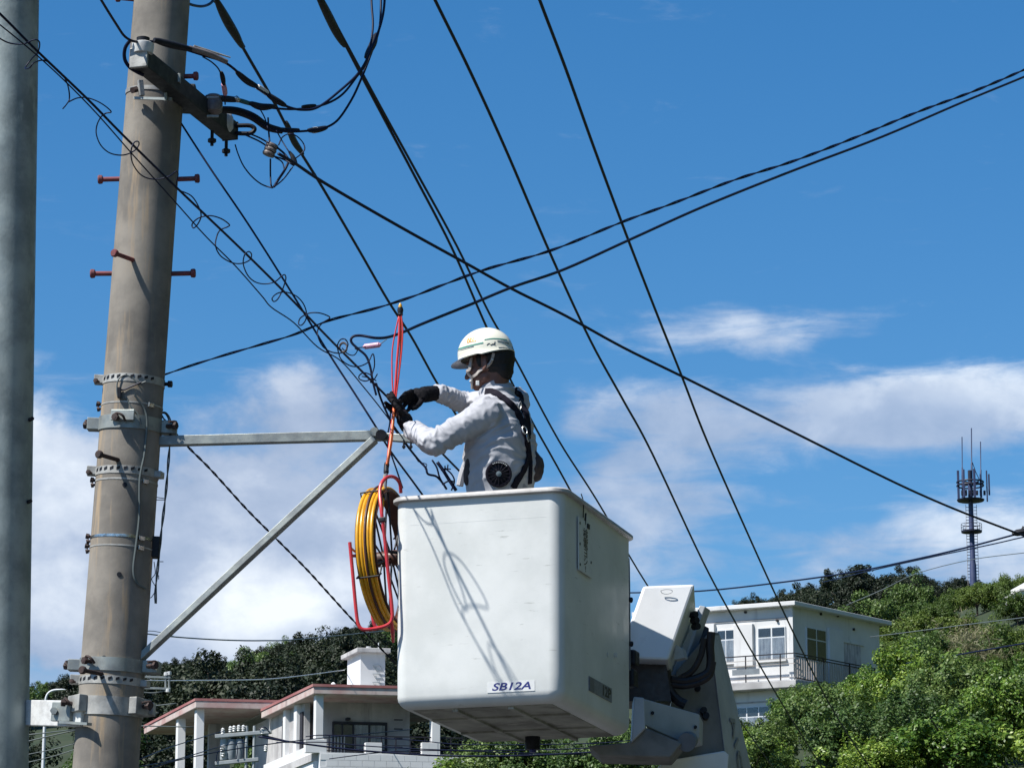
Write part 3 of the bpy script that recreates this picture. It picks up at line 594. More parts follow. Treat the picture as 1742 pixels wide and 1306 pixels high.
far('dark line rising to the right past the foot of the antenna tower', [(1060, 1008), (1190, 1005), (1330, 990), (1450, 973), (1530, 957), (1640, 932), (1742, 905), (1850, 878)], (88, 60), .019, 'cable_black')
far('thinner line just under the dark line by the antenna tower', [(1400, 990), (1500, 966), (1600, 944), (1690, 925), (1742, 913), (1850, 890)], (88, 62), .014, 'cable_black')
far('faint pale wire above the hill by the antenna tower', [(1440, 1029), (1500, 1003), (1560, 975), (1650, 952), (1742, 940), (1850, 928)], (140, 120), .016)
far('pale wire across the bright slope beside the white house', [(1480, 1083), (1560, 1073), (1660, 1060), (1742, 1050), (1850, 1036)], (128, 112), .017)
far('dark wire across the bushes beside the white house', [(1500, 1134), (1580, 1122), (1660, 1108), (1742, 1094), (1850, 1076)], (110, 100), .024, 'cable_black')
m = thing('line_connector', 'small dark line connector on the wires at the right edge', 'connector', P(1738, 905, 60)); o = MB(); o.tube([P(1722, 908, 60), P(1730, 906, 60), P(1742, 904, 60), P(1756, 901, 60)], [.03, .06, .06, .03], 8).build('sleeve', 'black_rubber', m, True)
o = MB(); o.tube([P(1737, 903, 60), P(1741, 895, 60)], .02, 6).build('stub', 'black_rubber', m)
# ------------------------------------------------------------------ aerial work platform
mat('bucket_white', (0.68, 0.69, 0.67), (0.575, 0.59, 0.57), 3.0, 0.42, 0.03, 120, spec=0.3, streak=(7, (1.2, 1.2, 9), 0.64, 0.75), c3=(0.42, 0.425, 0.40))
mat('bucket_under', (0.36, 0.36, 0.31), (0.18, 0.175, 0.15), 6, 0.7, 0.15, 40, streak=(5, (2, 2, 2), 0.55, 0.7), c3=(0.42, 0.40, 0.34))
mat('rim_white', (0.47, 0.455, 0.44), (0.35, 0.335, 0.32), 14, 0.5, 0.05, 70)
mat('white_paint', (0.76, 0.77, 0.78), (0.70, 0.71, 0.72), 5, 0.35, 0.02, 60, spec=0.5, streak=(9, (4, 4, .8), 0.66, 0.8), c3=(0.5, 0.44, 0.36))
mat('boom_paint', (0.42, 0.44, 0.46), (0.33, 0.35, 0.37), 4, 0.5, 0.05, 50, streak=(5, (2, 2, 2), 0.6, 0.75), c3=(0.28, 0.28, 0.28))
mat('boom_grey', (0.19, 0.195, 0.205), (0.13, 0.135, 0.145), 5, 0.6, 0.05, 50)
mat('sticker_white', (0.66, 0.67, 0.66), (0.60, 0.61, 0.60), 30, 0.4)
mat('sticker_grey', (0.16, 0.18, 0.23), (0.12, 0.13, 0.17), 30, 0.4)
mat('ink_blue', (0.025, 0.03, 0.16), rough=0.4)
mat('ink_black', (0.02, 0.02, 0.025), rough=0.5)
mat('red_paint', (0.55, 0.035, 0.04), (0.42, 0.03, 0.045), 18, 0.35, spec=0.5)
mat('yellow_rod', (0.66, 0.34, 0.014), (0.56, 0.27, 0.012), 16, 0.3, spec=0.5)
mat('reel_brown', (0.085, 0.03, 0.016), (0.05, 0.02, 0.014), 20, 0.5)
mat('red_line', (0.62, 0.06, 0.06), rough=0.35)
mat('orange_line', (0.75, 0.16, 0.04), rough=0.35)
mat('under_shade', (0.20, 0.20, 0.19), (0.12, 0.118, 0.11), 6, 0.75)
mat('hose_black', (0.020, 0.016, 0.018), (0.035, 0.025, 0.025), 20, 0.45)

BY, BW, BD, BH = -0.3003, 0.7513, 1.1128, 0.9116
BO = Vector((0.21195, 14.6, 3.71825))
BM = Matrix.Translation(BO) @ Matrix.Rotation(BY, 4, 'Z') @ Matrix.Rotation(-.0095, 4, 'X') @ Matrix.Rotation(-.0027, 4, 'Y')
def B(x, y, z): return BM @ Vector((x, y, z))
BX, BYv, BZ = (BM.to_3x3() @ Vector(v) for v in ((1, 0, 0), (0, 1, 0), (0, 0, 1)))
AL = thing('aerial_lift', 'white fibreglass aerial lift bucket with its grey boom, carrying the worker', 'aerial lift', (BO.x + .75, 16.2, 0))
def rrect(x0, x1, y0, y1, r, z, n=7):
    o = []
    for cx_, cy_, a0 in ((x1 - r, y0 + r, -90), (x1 - r, y1 - r, 0), (x0 + r, y1 - r, 90), (x0 + r, y0 + r, 180)):
        for k in range(n + 1):
            a = R(a0 + 90 * k / n); o.append(B(cx_ + r * math.cos(a), cy_ + r * math.sin(a), z))
    return o
def loft(rings, closed_start=True, closed_end=True):
    n = len(rings[0]); m = MB(); m.v = [tuple(p) for r in rings for p in r]
    for i in range(len(rings) - 1): m.f += [(i * n + k, i * n + (k + 1) % n, (i + 1) * n + (k + 1) % n, (i + 1) * n + k) for k in range(n)]
    if closed_start: m.f.append(tuple(range(n - 1, -1, -1)))
    if closed_end: m.f.append(tuple(range((len(rings) - 1) * n, len(rings) * n)))
    return m
rings = []
for k in range(6):                        # rounded lower edge
    a = math.pi / 2 * k / 5; rr = .05; i_ = rr * (1 - math.sin(a)) + .004
    rings.append(rrect(-BW + i_, -i_, i_, BD - i_, .06, rr * (1 - math.cos(a))))
for z in (.12, .3, .5, .7, .897): i_ = .004 * (1 - z / BH); rings.append(rrect(-BW + i_, -i_, i_, BD - i_, .06, z))
for z in (.897, .5, .07): rings.append(rrect(-BW + .018, -.018, .018, BD - .018, .05, z))
rings.append(rrect(-BW + .04, -.04, .04, BD - .04, .04, .05))
bk = loft(rings).build('bucket', 'bucket_white', AL, True, angle=50)
# rim
rp = [(.0, .888), (.014, .8885), (.019, .892), (.019, .904), (.012, .911), (-.012, .912), (-.020, .905), (-.020, .87)]
rr_ = [rrect(-BW - o_, o_, -o_, BD + o_, .075, z) for o_, z in rp]
n = len(rr_[0]); m = MB(); m.v = [tuple(p) for r in rr_ for p in r]
for i in range(len(rr_)):
    j = (i + 1) % len(rr_); m.f += [(i * n + k, i * n + (k + 1) % n, j * n + (k + 1) % n, j * n + k) for k in range(n)]
rim = m.build('rim', 'rim_white', bk, True, angle=50)
# underside: plate, ribs, drain
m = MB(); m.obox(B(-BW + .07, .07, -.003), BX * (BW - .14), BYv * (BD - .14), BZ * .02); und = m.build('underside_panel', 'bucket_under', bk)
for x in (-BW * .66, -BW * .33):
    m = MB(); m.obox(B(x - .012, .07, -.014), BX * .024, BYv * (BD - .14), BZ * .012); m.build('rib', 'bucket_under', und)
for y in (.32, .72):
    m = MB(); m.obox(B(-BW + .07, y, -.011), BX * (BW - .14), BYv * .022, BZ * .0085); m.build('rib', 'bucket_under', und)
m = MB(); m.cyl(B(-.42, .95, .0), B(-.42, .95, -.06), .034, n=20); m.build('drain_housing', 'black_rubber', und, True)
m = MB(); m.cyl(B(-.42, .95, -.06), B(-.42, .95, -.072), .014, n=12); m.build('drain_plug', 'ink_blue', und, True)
# faint seam lines on the front, as moulded steps
m = MB(); m.obox(B(-BW + .07, .0002, .785), BX * (BW - .14), BYv * .004, BZ * .0016); m.build('seam', 'bucket_white', bk)
# model sticker on the front
def face_basis(px, py, face='front', off=-.0005):
    r = ray(px, py); org = Vector((0, 0, EYE)); nrm = -BYv if face == 'front' else BX; p0 = B(0, 0, 0)
    t = (p0 - org).dot(nrm) / r.dot(nrm); return org + r * t + nrm * off
c = face_basis(869, 1167, 'front', -.0030)
m = MB(); m.cbox(c + BYv * .0005, BX * .208 , BYv * .002, BZ * .044); st_ = m.build('model_sticker', 'sticker_white', bk)
text_mesh('SB12A', .044, basis(c - BYv * .0006, BX, BZ), 'ink_blue', st_, shear=.25, bold=.0009, squash=1.45)
# sign and plate on the shaded side
c = face_basis(993, 931, 'side', .006); m = MB(); m.cbox(c, BYv * .215, BX * .004, BZ * .232); sg = m.build('safety_sign', 'sticker_white', bk, bevel=.001)
for ch, dz, s_ in (('検', .055, .050), ('電', .012, .050), ('ヨ', -.028, .046), ('シ', -.064, .044), ('!', -.096, .036)):
    text_mesh(ch, s_, basis(c + BX * .0026 + BZ * dz, BYv, BZ), 'ink_black', sg, bold=.0002, squash=1.5)
for dy, dz in ((-.085, .09), (-.085, 0), (-.085, -.09), (.085, -.05)):
    m = MB(); p = c + BYv * dy + BZ * dz; m.cyl(p, p + BX * .004, .006, n=8).build('rivet', 'black_rubber', sg)
m = MB(); p = c + BYv * .0 + BZ * .1; m.tube([p, p + BZ * .05 + BX * .004], .004, 6); m.cbox(p + BYv * .04 + BX * .004, BYv * .03, BX * .006, BZ * .02); m.build('sign_hook', 'black_rubber', sg)
c = face_basis(1022, 1172, 'side', -.0015); tb2 = BYv * .93 - BZ * .0
m = MB(); m.cbox(c, BYv * .36, BX * .003, BZ * .062); pl = m.build('capacity_plate', 'sticker_grey', bk)
m = MB(); m.cbox(c - BYv * .14 + BX * .001, BYv * .07, BX * .003, BZ * .056); m.build('plate_emblem', 'boom_grey', pl)
text_mesh('12P', .062, basis(c + BX * .002 + BYv * .09, BYv, BZ), 'ink_black', pl, bold=.0012, squash=1.6)
for px, py in ((1046, 1114), (1049, 1114), (1034, 1113)):
    p = face_basis(px, py, 'side', .001); m = MB(); m.cbox(p, BYv * .012, BX * .002, BZ * .02); m.build('scuff_tape', 'sticker_white', bk)
for px, py in ((1082, 896),): pass
for z in (.62, .42):                      # latches on the far edge
    m = MB(); m.cyl(B(-.03, BD - .03, z), B(-.002, BD - .002, z), .013, n=8); m.build('latch', 'black_rubber', bk, True)
m = MB(); m.tube(cr([B(-.020, BD - .020, .80), B(-.013, BD - .013, .77), B(-.013, BD - .013, .3)], 4), .007, 6).build('grab_strip', 'boom_grey', bk, True)
m = MB(); m.cbox(B(-.01, BD + .03, .36), BX * .05, BYv * .08, BZ * .07); m.cbox(B(-.015, BD + .03, .27), BX * .045, BYv * .08, BZ * .08); m.build('control_box', 'black_rubber', bk, bevel=.01)
m = MB(); m.tube(cr([face_basis(985, 840, 'side', .01), face_basis(988, 855, 'side', .012), face_basis(989, 880, 'side', .008)], 4), .0025, 5).build('sign_cord', 'black_rubber', sg, True)

# boom head behind the bucket
def PP(l): return [P(*q) for q in l]
fr = PP([(1094, 996, 15.92), (1182, 993, 15.94), (1137, 1122, 15.86), (1060, 1119, 15.85), (1068, 1070, 15.875)])
m = MB(); m.prism(fr, (.045, .72, -.02)); cv = m.build('jib_cover', 'white_paint', AL, bevel=.012)
m = MB(); m.prism(PP([(1190, 1029, 16.40), (1200, 1031, 16.40), (1158, 1150, 16.30), (1140, 1148, 16.25)]), (.03, .10, 0)); ch = m.build('channel_plate', 'boom_paint', cv, bevel=.004)
for px, py in ((1176, 1046), (1178, 1056), (1180, 1066)):
    m = MB(); p = P(px, py, 16.25); m.cyl(p, p + Vector((.02, -.03, 0)), .016, n=10).build('knob', 'black_rubber', cv, True)
m = MB(); m.prism(PP([(1149, 1096, 16.0), (1160, 1102, 16.02), (1164, 1118, 16.02), (1146, 1122, 15.98)]), (.02, .05, 0)); m.build('hinge_flap', 'boom_paint', cv, bevel=.003)
m = MB(); m.tube(cr([P(x, y, 15.905) for x, y in ((1124, 1004), (1132, 1002), (1142, 1003), (1143, 1007), (1134, 1010), (1126, 1008), (1124, 1004))], 3), .0018, 5).build('cover_hatch', 'boom_paint', cv)
# rotator and hoses below the cover
m = MB(); m.cyl(P(1068, 1138, 16.05), P(1122, 1138, 16.10), .066, n=24); rt = m.build('rotator', 'boom_grey', AL, True)
m = MB(); m.cyl(P(1066, 1165, 16.1), P(1120, 1168, 16.1), .075, n=20); m.build('motor', 'black_rubber', rt, True)
m = MB(); m.prism(PP([(1056, 1116, 15.98), (1132, 1118, 15.98), (1142, 1192, 15.98), (1056, 1192, 15.98)]), (0, .25, 0)); m.build('bracket_core', 'hose_black', rt)
for pts, r in (([(1118, 1124), (1130, 1132), (1134, 1150), (1138, 1172), (1152, 1190), (1166, 1198)], .024), ([(1120, 1122), (1126, 1140), (1124, 1165), (1128, 1190)], .012), ([(1142, 1156), (1165, 1158), (1186, 1153), (1204, 1143), (1209, 1125), (1208, 1100), (1210, 1075)], .020), ([(1140, 1164), (1166, 1166), (1192, 1159), (1208, 1147), (1213, 1125)], .016), ([(1156, 1154), (1178, 1140), (1192, 1115), (1198, 1086)], .015)):
    m = MB(); m.tube(cr([P(x, y, 16.15) for x, y in pts], 5), r, 10).build('hydraulic_hose', 'hose_black', AL, True)
m = MB(); m.prism(PP([(1150, 1158, 16.45), (1196, 1062, 16.5), (1206, 1068, 16.5), (1204, 1150, 16.5), (1180, 1165, 16.45)]), (0, .2, 0)); m.build('hose_guard', 'hose_black', AL)
# levelling bracket under the boom head
m = MB(); m.prism(PP([(1093, 1187, 15.80), (1190, 1214, 16.08), (1189, 1256, 16.08), (1160, 1262, 16.0), (1097, 1233, 15.81)]), (.03, .25, 0)); lvl = m.build('bucket_bracket', 'boom_paint', AL, bevel=.006)
m = MB(); m.prism(PP([(1078, 1184, 15.70), (1096, 1186, 15.70), (1098, 1238, 15.70), (1074, 1262, 15.70), (1076, 1230, 15.70)]), (.0, .2, 0)); m.build('bracket_cheek', 'boom_paint', lvl, bevel=.006)
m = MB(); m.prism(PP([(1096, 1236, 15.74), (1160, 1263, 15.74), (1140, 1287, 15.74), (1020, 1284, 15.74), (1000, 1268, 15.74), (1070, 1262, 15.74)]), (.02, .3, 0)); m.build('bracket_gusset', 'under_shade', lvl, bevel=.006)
m = MB(); m.cyl(P(1168, 1262, 15.80), P(1172, 1258, 16.1), .042, n=20); m.build('pivot_pin', 'boom_grey', lvl, True)
for px, py in ((1110, 1212), (1183, 1236)):
    m = MB(); p = P(px, py, 15.84 if px < 1150 else 16.05); m.cyl(p + Vector((0, .01, 0)), p + Vector((0, -.006, 0)), .008, n=10).build('bolt', 'black_rubber', lvl, True)
# boom: tapered box from the head down to the turret
def boom_ring(l): return [P(*q) for q in l]
r1 = boom_ring([(1150, 1140, 16.22), (1207, 1073, 16.34), (1223, 1073, 16.60), (1168, 1140, 16.48)])
r2 = boom_ring([(1118, 1330, 16.25), (1238, 1330, 16.51), (1282, 1330, 17.1), (1160, 1330, 16.84)])
dv = [(b - a) for a, b in zip(r1, r2)]
r3 = [b + (b - a) * 1.15 for a, b in zip(r1, r2)]; r3 = [Vector((BO.x + .75 + (p.x - r3[0].x) * .7 - .15, 16.2 + (p.y - r3[0].y) * .8 - .1, 1.0)) for p in r3]
m = MB(); m.v = [tuple(p) for r in (r1, r2, r3) for p in r]
m.f = [(3, 2, 1, 0), (8, 9, 10, 11)] + [(i * 4 + k, i * 4 + (k + 1) % 4, (i + 1) * 4 + (k + 1) % 4, (i + 1) * 4 + k) for i in range(2) for k in range(4)]
bm_ = m.build('boom', 'boom_grey', AL, bevel=.012)  # shade on the boom painted in as a darker grey
for px, py in ((1186, 1171), (1197, 1208), (1201, 1217)):
    p = P(px, py, 16.33); m = MB(); m.cyl(p + Vector((0, .12, 0)), p + Vector((0, -.02, 0)), .016, n=12).build('boom_bolt', 'black_rubber', bm_, True)
m = MB(); m.prism(PP([(1150, 1290, 16.25), (1232, 1276, 16.42), (1240, 1283, 16.43), (1236, 1330, 16.43), (1118, 1330, 16.2), (1120, 1302, 16.2)]), (.0, .16, 0)); m.build('boom_collar', 'white_paint', bm_, bevel=.006)
m = MB(); q0 = [r1[1] + Vector((.004, -.004, -.02)), r1[2] + Vector((.004, -.004, -.02)), r2[2] + Vector((.004, -.004, 0)), r2[1] + Vector((.004, -.004, 0))]; m.prism(q0, (-.003, .003, 0)); m.build('boom_lit_strip', 'boom_paint', bm_)  # lighter strip: light on the boom's right face put into the colour
# maker's lettering down the lit face of the boom
fa, fb = r1[1].lerp(r1[2], .5), r2[1].lerp(r2[2], .5); wdir = (r2[2] - r2[1]).normalized(); ldir = (fb - fa).normalized(); fn = wdir.cross(ldir).normalized()
if fn.y > 0: fn = -fn
for i, chx in enumerate('AICHI'):
    p = fa.lerp(fb, .62 + i * .12) + fn * .012
    text_mesh(chx, .15, basis(p, ldir, -wdir if ldir.cross(-wdir).dot(fn) > 0 else wdir), 'sticker_grey', bm_, bold=.003)
m = MB(); tz = Vector((BO.x + .75, 16.2, 0)); m.lathe(tz, (0, 0, 1), [(.7, 0), (.7, .25), (.45, .3), (.45, .95), (.5, 1.0), (.5, 1.08)], 28).build('turret', 'boom_paint', AL, True)

# ------------------------------------------------------------------ cable reel on the bucket side
RC = B(-BW - .108, .235, .695)
RL = thing('cable_reel', 'yellow fish-rod reel in a red tubular frame hung on the bucket side', 'cable reel', RC - BZ * .34)
rx, ry, rz = BX, BYv, BZ
tilt = Matrix.Rotation(R(-3.5), 3, ry); rx, rz = tilt @ rx, tilt @ rz
def ringpt(r, a, x): return RC + rx * x + (ry * math.cos(a) + rz * math.sin(a)) * r
def annulus(prof, n=72):                  # prof: (radius, offset along the axle), closed loop
    k = len(prof); m = MB(); m.v = [tuple(ringpt(r, 2 * math.pi * i / n, x)) for i in range(n) for r, x in prof]
    for i in range(n):
        j = (i + 1) % n; m.f += [(i * k + q, i * k + (q + 1) % k, j * k + (q + 1) % k, j * k + q) for q in range(k)]
    return m
Rr = .312
for i in range(5):                        # turns of yellow rod lying side by side
    x = -.031 + i * .0157
    m = MB(); m.tube([ringpt(Rr - .009 + (.003 if i % 3 == 0 else 0), 2 * math.pi * k / 72, x) for k in range(72)], .0088, 8, closed=True); m.build('rod_turn', 'yellow_rod', RL, True, angle=180)
annulus([(Rr - .022, -.041), (Rr - .010, -.041), (Rr - .012, .041), (Rr - .022, .041)]).build('drum', 'reel_brown', RL, True)
m = MB(); m.tube([ringpt(Rr + .003, 2 * math.pi * k / 72, .006) for k in range(72)], .0065, 8, closed=True); m.build('centre_rope', 'reel_brown', RL, True, angle=180)
for x in (-.043, .043): m = MB(); m.tube([ringpt(Rr - .020, 2 * math.pi * k / 72, x) for k in range(72)], .005, 6, closed=True); m.build('side_hoop', 'reel_brown', RL, True, angle=180)
for a in (125, 205, 300, 30): # tie bands across the coil
    a_ = R(a); m = MB(); m.tube([ringpt(Rr - .03, a_, -.05), ringpt(Rr + .006, a_, -.048), ringpt(Rr + .008, a_, 0), ringpt(Rr + .006, a_, .05), ringpt(Rr - .03, a_, .052)], .004, 6).build('tie_band', 'black_rubber', RL, True)
for s_ in (-.043, .043):
    for k in range(8):
        a = 2 * math.pi * k / 8 + .2; m = MB(); m.tube([ringpt(.03, a, s_ * .5), ringpt(Rr - .022, a + .08, s_)], .0045, 6).build('spoke', 'black_rubber', RL, True)
m = MB(); m.cyl(RC - rx * .06, RC + rx * .06, .034, n=16).build('hub', 'reel_brown', RL, True)
m = MB(); m.cyl(RC - rx * .13, RC + rx * .16, .009, n=10).build('axle', 'black_rubber', RL, True)
FD = 14.80
m = MB(); m.tube(cr([P(x, y, d) for x, y, d in ((682, 838, 14.98), (680, 822, 14.96), (672, 812, 14.93), (660, 811, 14.89), (650, 820, 14.86), (646, 836, 14.84), (649, 870, FD), (655, 920, FD), (661, 980, FD), (667, 1035, FD), (666, 1055, FD), (656, 1064, FD), (636, 1069, FD), (618, 1070, FD), (610, 1062, FD), (606, 1040, FD), (600, 975, FD), (595, 922, FD))], 6), .0078, 10).build('frame_tube', 'red_paint', RL, True)
m = MB(); m.tube([P(595, 930, FD), P(604, 938, FD + .12)], .005, 8).build('frame_pin', 'yellow_rod', RL, True)
m = MB(); m.tube([P(597, 945, FD), P(606, 945, FD + .1), RC - rx * .12], .007, 8).build('axle_stay', 'red_paint', RL, True)
m = MB(); m.tube([P(656, 930, FD), P(662, 938, FD + .1), RC + rx * .13], .007, 8).build('axle_stay', 'black_rubber', RL, True)
FB = 15.50
m = MB(); m.tube(cr([P(x, y, FB) for x, y in ((672, 850), (676, 900), (682, 980), (686, 1040), (676, 1062), (650, 1066), (636, 1060), (630, 1000), (625, 940))], 6), .0078, 10).build('frame_tube', 'red_paint', RL, True)
m = MB(); m.tube([P(666, 1058, FD), P(668, 1075, FD + .02), P(669, 1092, FD + .05)], [.0078, .009, .005], 8).build('frame_tail', 'red_paint', RL, True)
m = MB(); m.cbox(P(651, 884, FD), rx * .03, ry * .03, rz * .02); m.build('frame_clip', 'black_rubber', RL, bevel=.004)
m = MB(); m.tube([P(654, 808, 15.0), P(652, 850, 14.97), P(650, 885, 14.98)], .004, 6).build('rod_end', 'yellow_rod', RL, True)

# ------------------------------------------------------------------ red pulling rod held by the worker
RD = 15.13
rod = thing('pulling_rod', 'bundle of thin red rods with a dark cap, held upright by the worker', 'rod', P(657, 815, 14.98))
def strand(pts, r, mm, dd=0.0): m = MB(); m.tube(cr([P(x, y, d + dd) for x, y, d in pts], 6), r, 7); return m.build('red_strand', mm, rod, True, angle=180)
strand([(679, 535, RD), (668, 590, RD), (667, 640, RD), (669, 672, RD), (670, 700, RD), (665, 745, 15.08), (657, 790, 15.02)], .0032, 'red_line', .012)
strand([(680, 532, RD), (679, 570, RD), (675, 620, RD), (672, 665, RD), (669, 700, RD), (664, 745, 15.08), (658, 790, 15.02)], .0055, 'red_line')
strand([(682, 532, RD), (685, 560, RD), (683, 600, RD), (677, 650, RD), (672, 690, RD), (666, 740, 15.08), (659, 790, 15.02)], .0034, 'red_line', -.006)
strand([(681, 534, RD), (682, 580, RD), (679, 630, RD), (674, 670, RD), (671, 700, RD), (667, 745, 15.08), (660, 790, 15.02)], .0045, 'orange_line', .006)
strand([(670, 692, RD), (669, 710, 15.1), (665, 745, 15.06), (660, 778, 15.02), (658, 790, 15.01)], .0052, 'orange_line', -.008)
m = MB(); a, b = P(681, 538, RD), P(681, 523, RD); m.tube([a, a.lerp(b, .2), a.lerp(b, .3), a.lerp(b, .7), b], [.008, .013, .011, .014, .011], 12).build('tip_cap', 'black_rubber', rod, True)
m = MB(); m.tube([b - Vector((0, 0, .004)), b + Vector((0, 0, .01)), b + Vector((0, 0, .02))], [.009, .008, .003], 10).build('tip', 'yellow_rod', rod, True)
m = MB(); m.tube([P(658, 786, 15.02), P(658, 790, 15.02), P(657, 797, 15.01), P(657, 803, 15.0), P(656, 806, 15.0)], [.009, .012, .011, .012, .009], 12).build('coupling', 'black_rubber', rod, True)
m = MB(); m.tube([P(657, 803, 15.0), P(655, 824, 14.99), P(654, 850, 14.98)], .008, 10).build('coupling_pipe', 'boom_grey', rod, True)
# ------------------------------------------------------------------ the worker in the bucket
mat('skin', (0.165, 0.078, 0.058), (0.125, 0.06, 0.046), 30, 0.5, 0.03, 120)
mat('hair', (0.010, 0.009, 0.010), rough=0.6)
mat('jacket', (0.42, 0.425, 0.455), (0.37, 0.375, 0.405), 6, 0.62, 0.08, 60, spec=0.3)
mat('trousers', (0.28, 0.28, 0.30), (0.22, 0.22, 0.24), 12, 0.8, 0.2, 50)
mat('glove', (0.008, 0.008, 0.010), (0.014, 0.013, 0.016), 40, 0.75, 0.3, 150, spec=0.08)
mat('strap', (0.010, 0.009, 0.016), (0.016, 0.014, 0.022), 60, 0.8, 0.2, 200, spec=0.12)
mat('helmet_white', (0.72, 0.705, 0.60), (0.66, 0.645, 0.54), 6, 0.28, spec=0.5)
mat('visor_grey', (0.10, 0.13, 0.19), rough=0.3)
mat('stripe_green', (0.06, 0.26, 0.20), rough=0.4)
mat('stripe_grey', (0.16, 0.20, 0.22), rough=0.4)
mat('logo_orange', (0.65, 0.30, 0.03), rough=0.4)
mat('webbing_grey', (0.40, 0.36, 0.33), (0.34, 0.30, 0.28), 80, 0.7)
mat('pouch_brown', (0.055, 0.04, 0.042), (0.035, 0.028, 0.03), 20, 0.7, 0.2, 60)
mat('buckle', (0.5, 0.5, 0.5), rough=0.35, metal=0.6)

def remesh(name, m, voxel, m_, parent, smooth=6, fac=0.5, disp=None, post=0):
    me = m.mesh(name); o = bpy.data.objects.new(name, me); COL.objects.link(o)
    r = o.modifiers.new('r', 'REMESH'); r.mode = 'VOXEL'; r.voxel_size = voxel; r.use_smooth_shade = True
    if smooth:
        s = o.modifiers.new('s', 'SMOOTH'); s.iterations = smooth; s.factor = fac
    bpy.context.view_layer.update(); dg = bpy.context.evaluated_depsgraph_get()
    out = bpy.data.meshes.new_from_object(o.evaluated_get(dg)); bpy.data.objects.remove(o); out.name = name
    if disp is not None:
        nrm = [Vector(v.normal) for v in out.vertices]
        for v, n_ in zip(out.vertices, nrm): v.co = v.co + n_ * disp(v.co, n_)
        bm = bmesh.new(); bm.from_mesh(out)
        for _ in range(post): bmesh.ops.smooth_vert(bm, verts=bm.verts, factor=.5, use_axis_x=True, use_axis_y=True, use_axis_z=True)
        bm.to_mesh(out); bm.free(); out.update()
    out.polygons.foreach_set('use_smooth', [True] * len(out.polygons))
    return link(name, out, m_, parent)

FW = Vector((-math.cos(R(24)), math.sin(R(24)), 0)); LF = Vector((0, 0, 1)).cross(FW).normalized(); UPV = Vector((0, 0, 1))
neck = P(846, 668, 15.12)
hipz = neck.z - .60
floor_z = B(-.4, .55, .06).z
waist = P(850, 815, 15.12); hip = Vector((waist.x, waist.y, waist.z - .12)) - FW * .01
shL, shR = P(827, 705, 14.96), P(875, 684, 15.28)
elL, elR = P(738, 754, 14.93), P(796, 688, 15.50)
wrL, wrR = P(693, 725, 15.14), P(745, 668, 15.36)
PER = thing('person', 'lineman in grey jacket, white helmet and black gloves working in the bucket', 'person', Vector((hip.x, hip.y, floor_z)))
# head frame
hf = Vector((-math.cos(R(20)), math.sin(R(20)), -.10)).normalized(); hl = UPV.cross(hf).normalized(); hu = hf.cross(hl).normalized()
hc = P(831, 617, 15.10)
def H(f, l, u): return hc + hf * f + hl * l + hu * u
body = MB()
body.ell(H(-.012, 0, .015), (hf * .100, hl * .078, hu * .105), 24, 16)
body.ell(H(.022, 0, -.045), (hf * .068, hl * .060, hu * .075), 20, 12)       # face
body.ell(H(.048, 0, -.088), (hf * .036, hl * .040, hu * .028), 16, 10)       # jaw
body.ell(H(.066, 0, -.100), (hf * .018, hl * .022, hu * .017), 12, 8)        # chin
body.caps(H(.092, 0, -.020), H(.106, 0, -.048), .009, .013, 10)               # nose
body.ell(H(.086, 0, -.074), (hf * .010, hl * .024, hu * .007), 12, 8)        # lips
body.ell(H(.086, 0, .005), (hf * .012, hl * .048, hu * .010), 12, 8)         # brow
for s in (-1, 1):
    body.ell(H(.062, s * .040, -.038), (hf * .026, hl * .022, hu * .026), 12, 8)   # cheek
    body.ell(H(.020, s * .052, -.070), (hf * .038, hl * .014, hu * .030), 12, 8)   # jaw angle
    body.ell(H(-.008, s * .079, -.022), (hf * .017 - hl * s * .008, hl * .007, hu * .032), 12, 10)  # ear
    body.ell(H(-.003, s * .081, -.048), (hf * .010, hl * .006, hu * .011), 10, 8)
body.caps(H(-.030, 0, -.05), neck - UPV * .05, .056, .062, 18)
# trunk and limbs under the clothes
body.caps(neck - UPV * .05, shL, .06, .055, 14); body.caps(neck - UPV * .05, shR, .06, .055, 14)
body.ell(neck - UPV * .22, (LF * .15, FW * .10, UPV * .24), 20, 14); body.ell(hip + UPV * .04, (LF * .15, FW * .11, UPV * .16), 20, 14)
for a, b_, c in ((shL, elL, wrL), (shR, elR, wrR)):
    body.caps(a, b_, .046, .036, 14); body.caps(b_, c, .036, .026, 14)
knee = {}
for s in (-1, 1):
    hj = hip + LF * s * .09 - UPV * .02; kn = hj.lerp(Vector((hj.x, hj.y, floor_z)), .5) + FW * .03; an = Vector((hj.x, hj.y, floor_z + .09)) + LF * s * .03; knee[s] = (hj, kn, an)
    body.caps(hj, kn, .078, .056, 14); body.caps(kn, an, .054, .038, 14); body.caps(an - UPV * .05, an - UPV * .055 + FW * .15, .034, .028, 12)
for w_, tip in ((wrL, P(682, 704, 15.15)), (wrR, P(722, 674, 15.33))): body.caps(w_, tip, .026, .030, 12)
bd = remesh('body', body, .0052, 'skin', PER, 5)
# eyes
for s in (-1, 1):
    m = MB(); m.ell(H(.078, s * .032, -.012), (hf * .011, hl * .012, hu * .010), 12, 8).build('eye', 'porcelain', PER, True)
    m = MB(); m.ell(H(.0885, s * .032, -.012), (hf * .002, hl * .005, hu * .005), 10, 6).build('iris', 'hair', PER, True)
# hair at the back and sides
m = MB(); m.ell(H(-.030, 0, .018), (hf * .093, hl * .081, hu * .108), 24, 16); m.ell(H(-.070, 0, -.040), (hf * .040, hl * .058, hu * .055), 16, 12); m.ell(H(.018, .070, .0), (hf * .016, hl * .010, hu * .034), 10, 8); m.ell(H(.018, -.070, .0), (hf * .016, hl * .010, hu * .034), 10, 8)
remesh('hair', m, .006, 'hair', PER, 3, disp=lambda c, n_: .003 * noise.noise(c * 160))
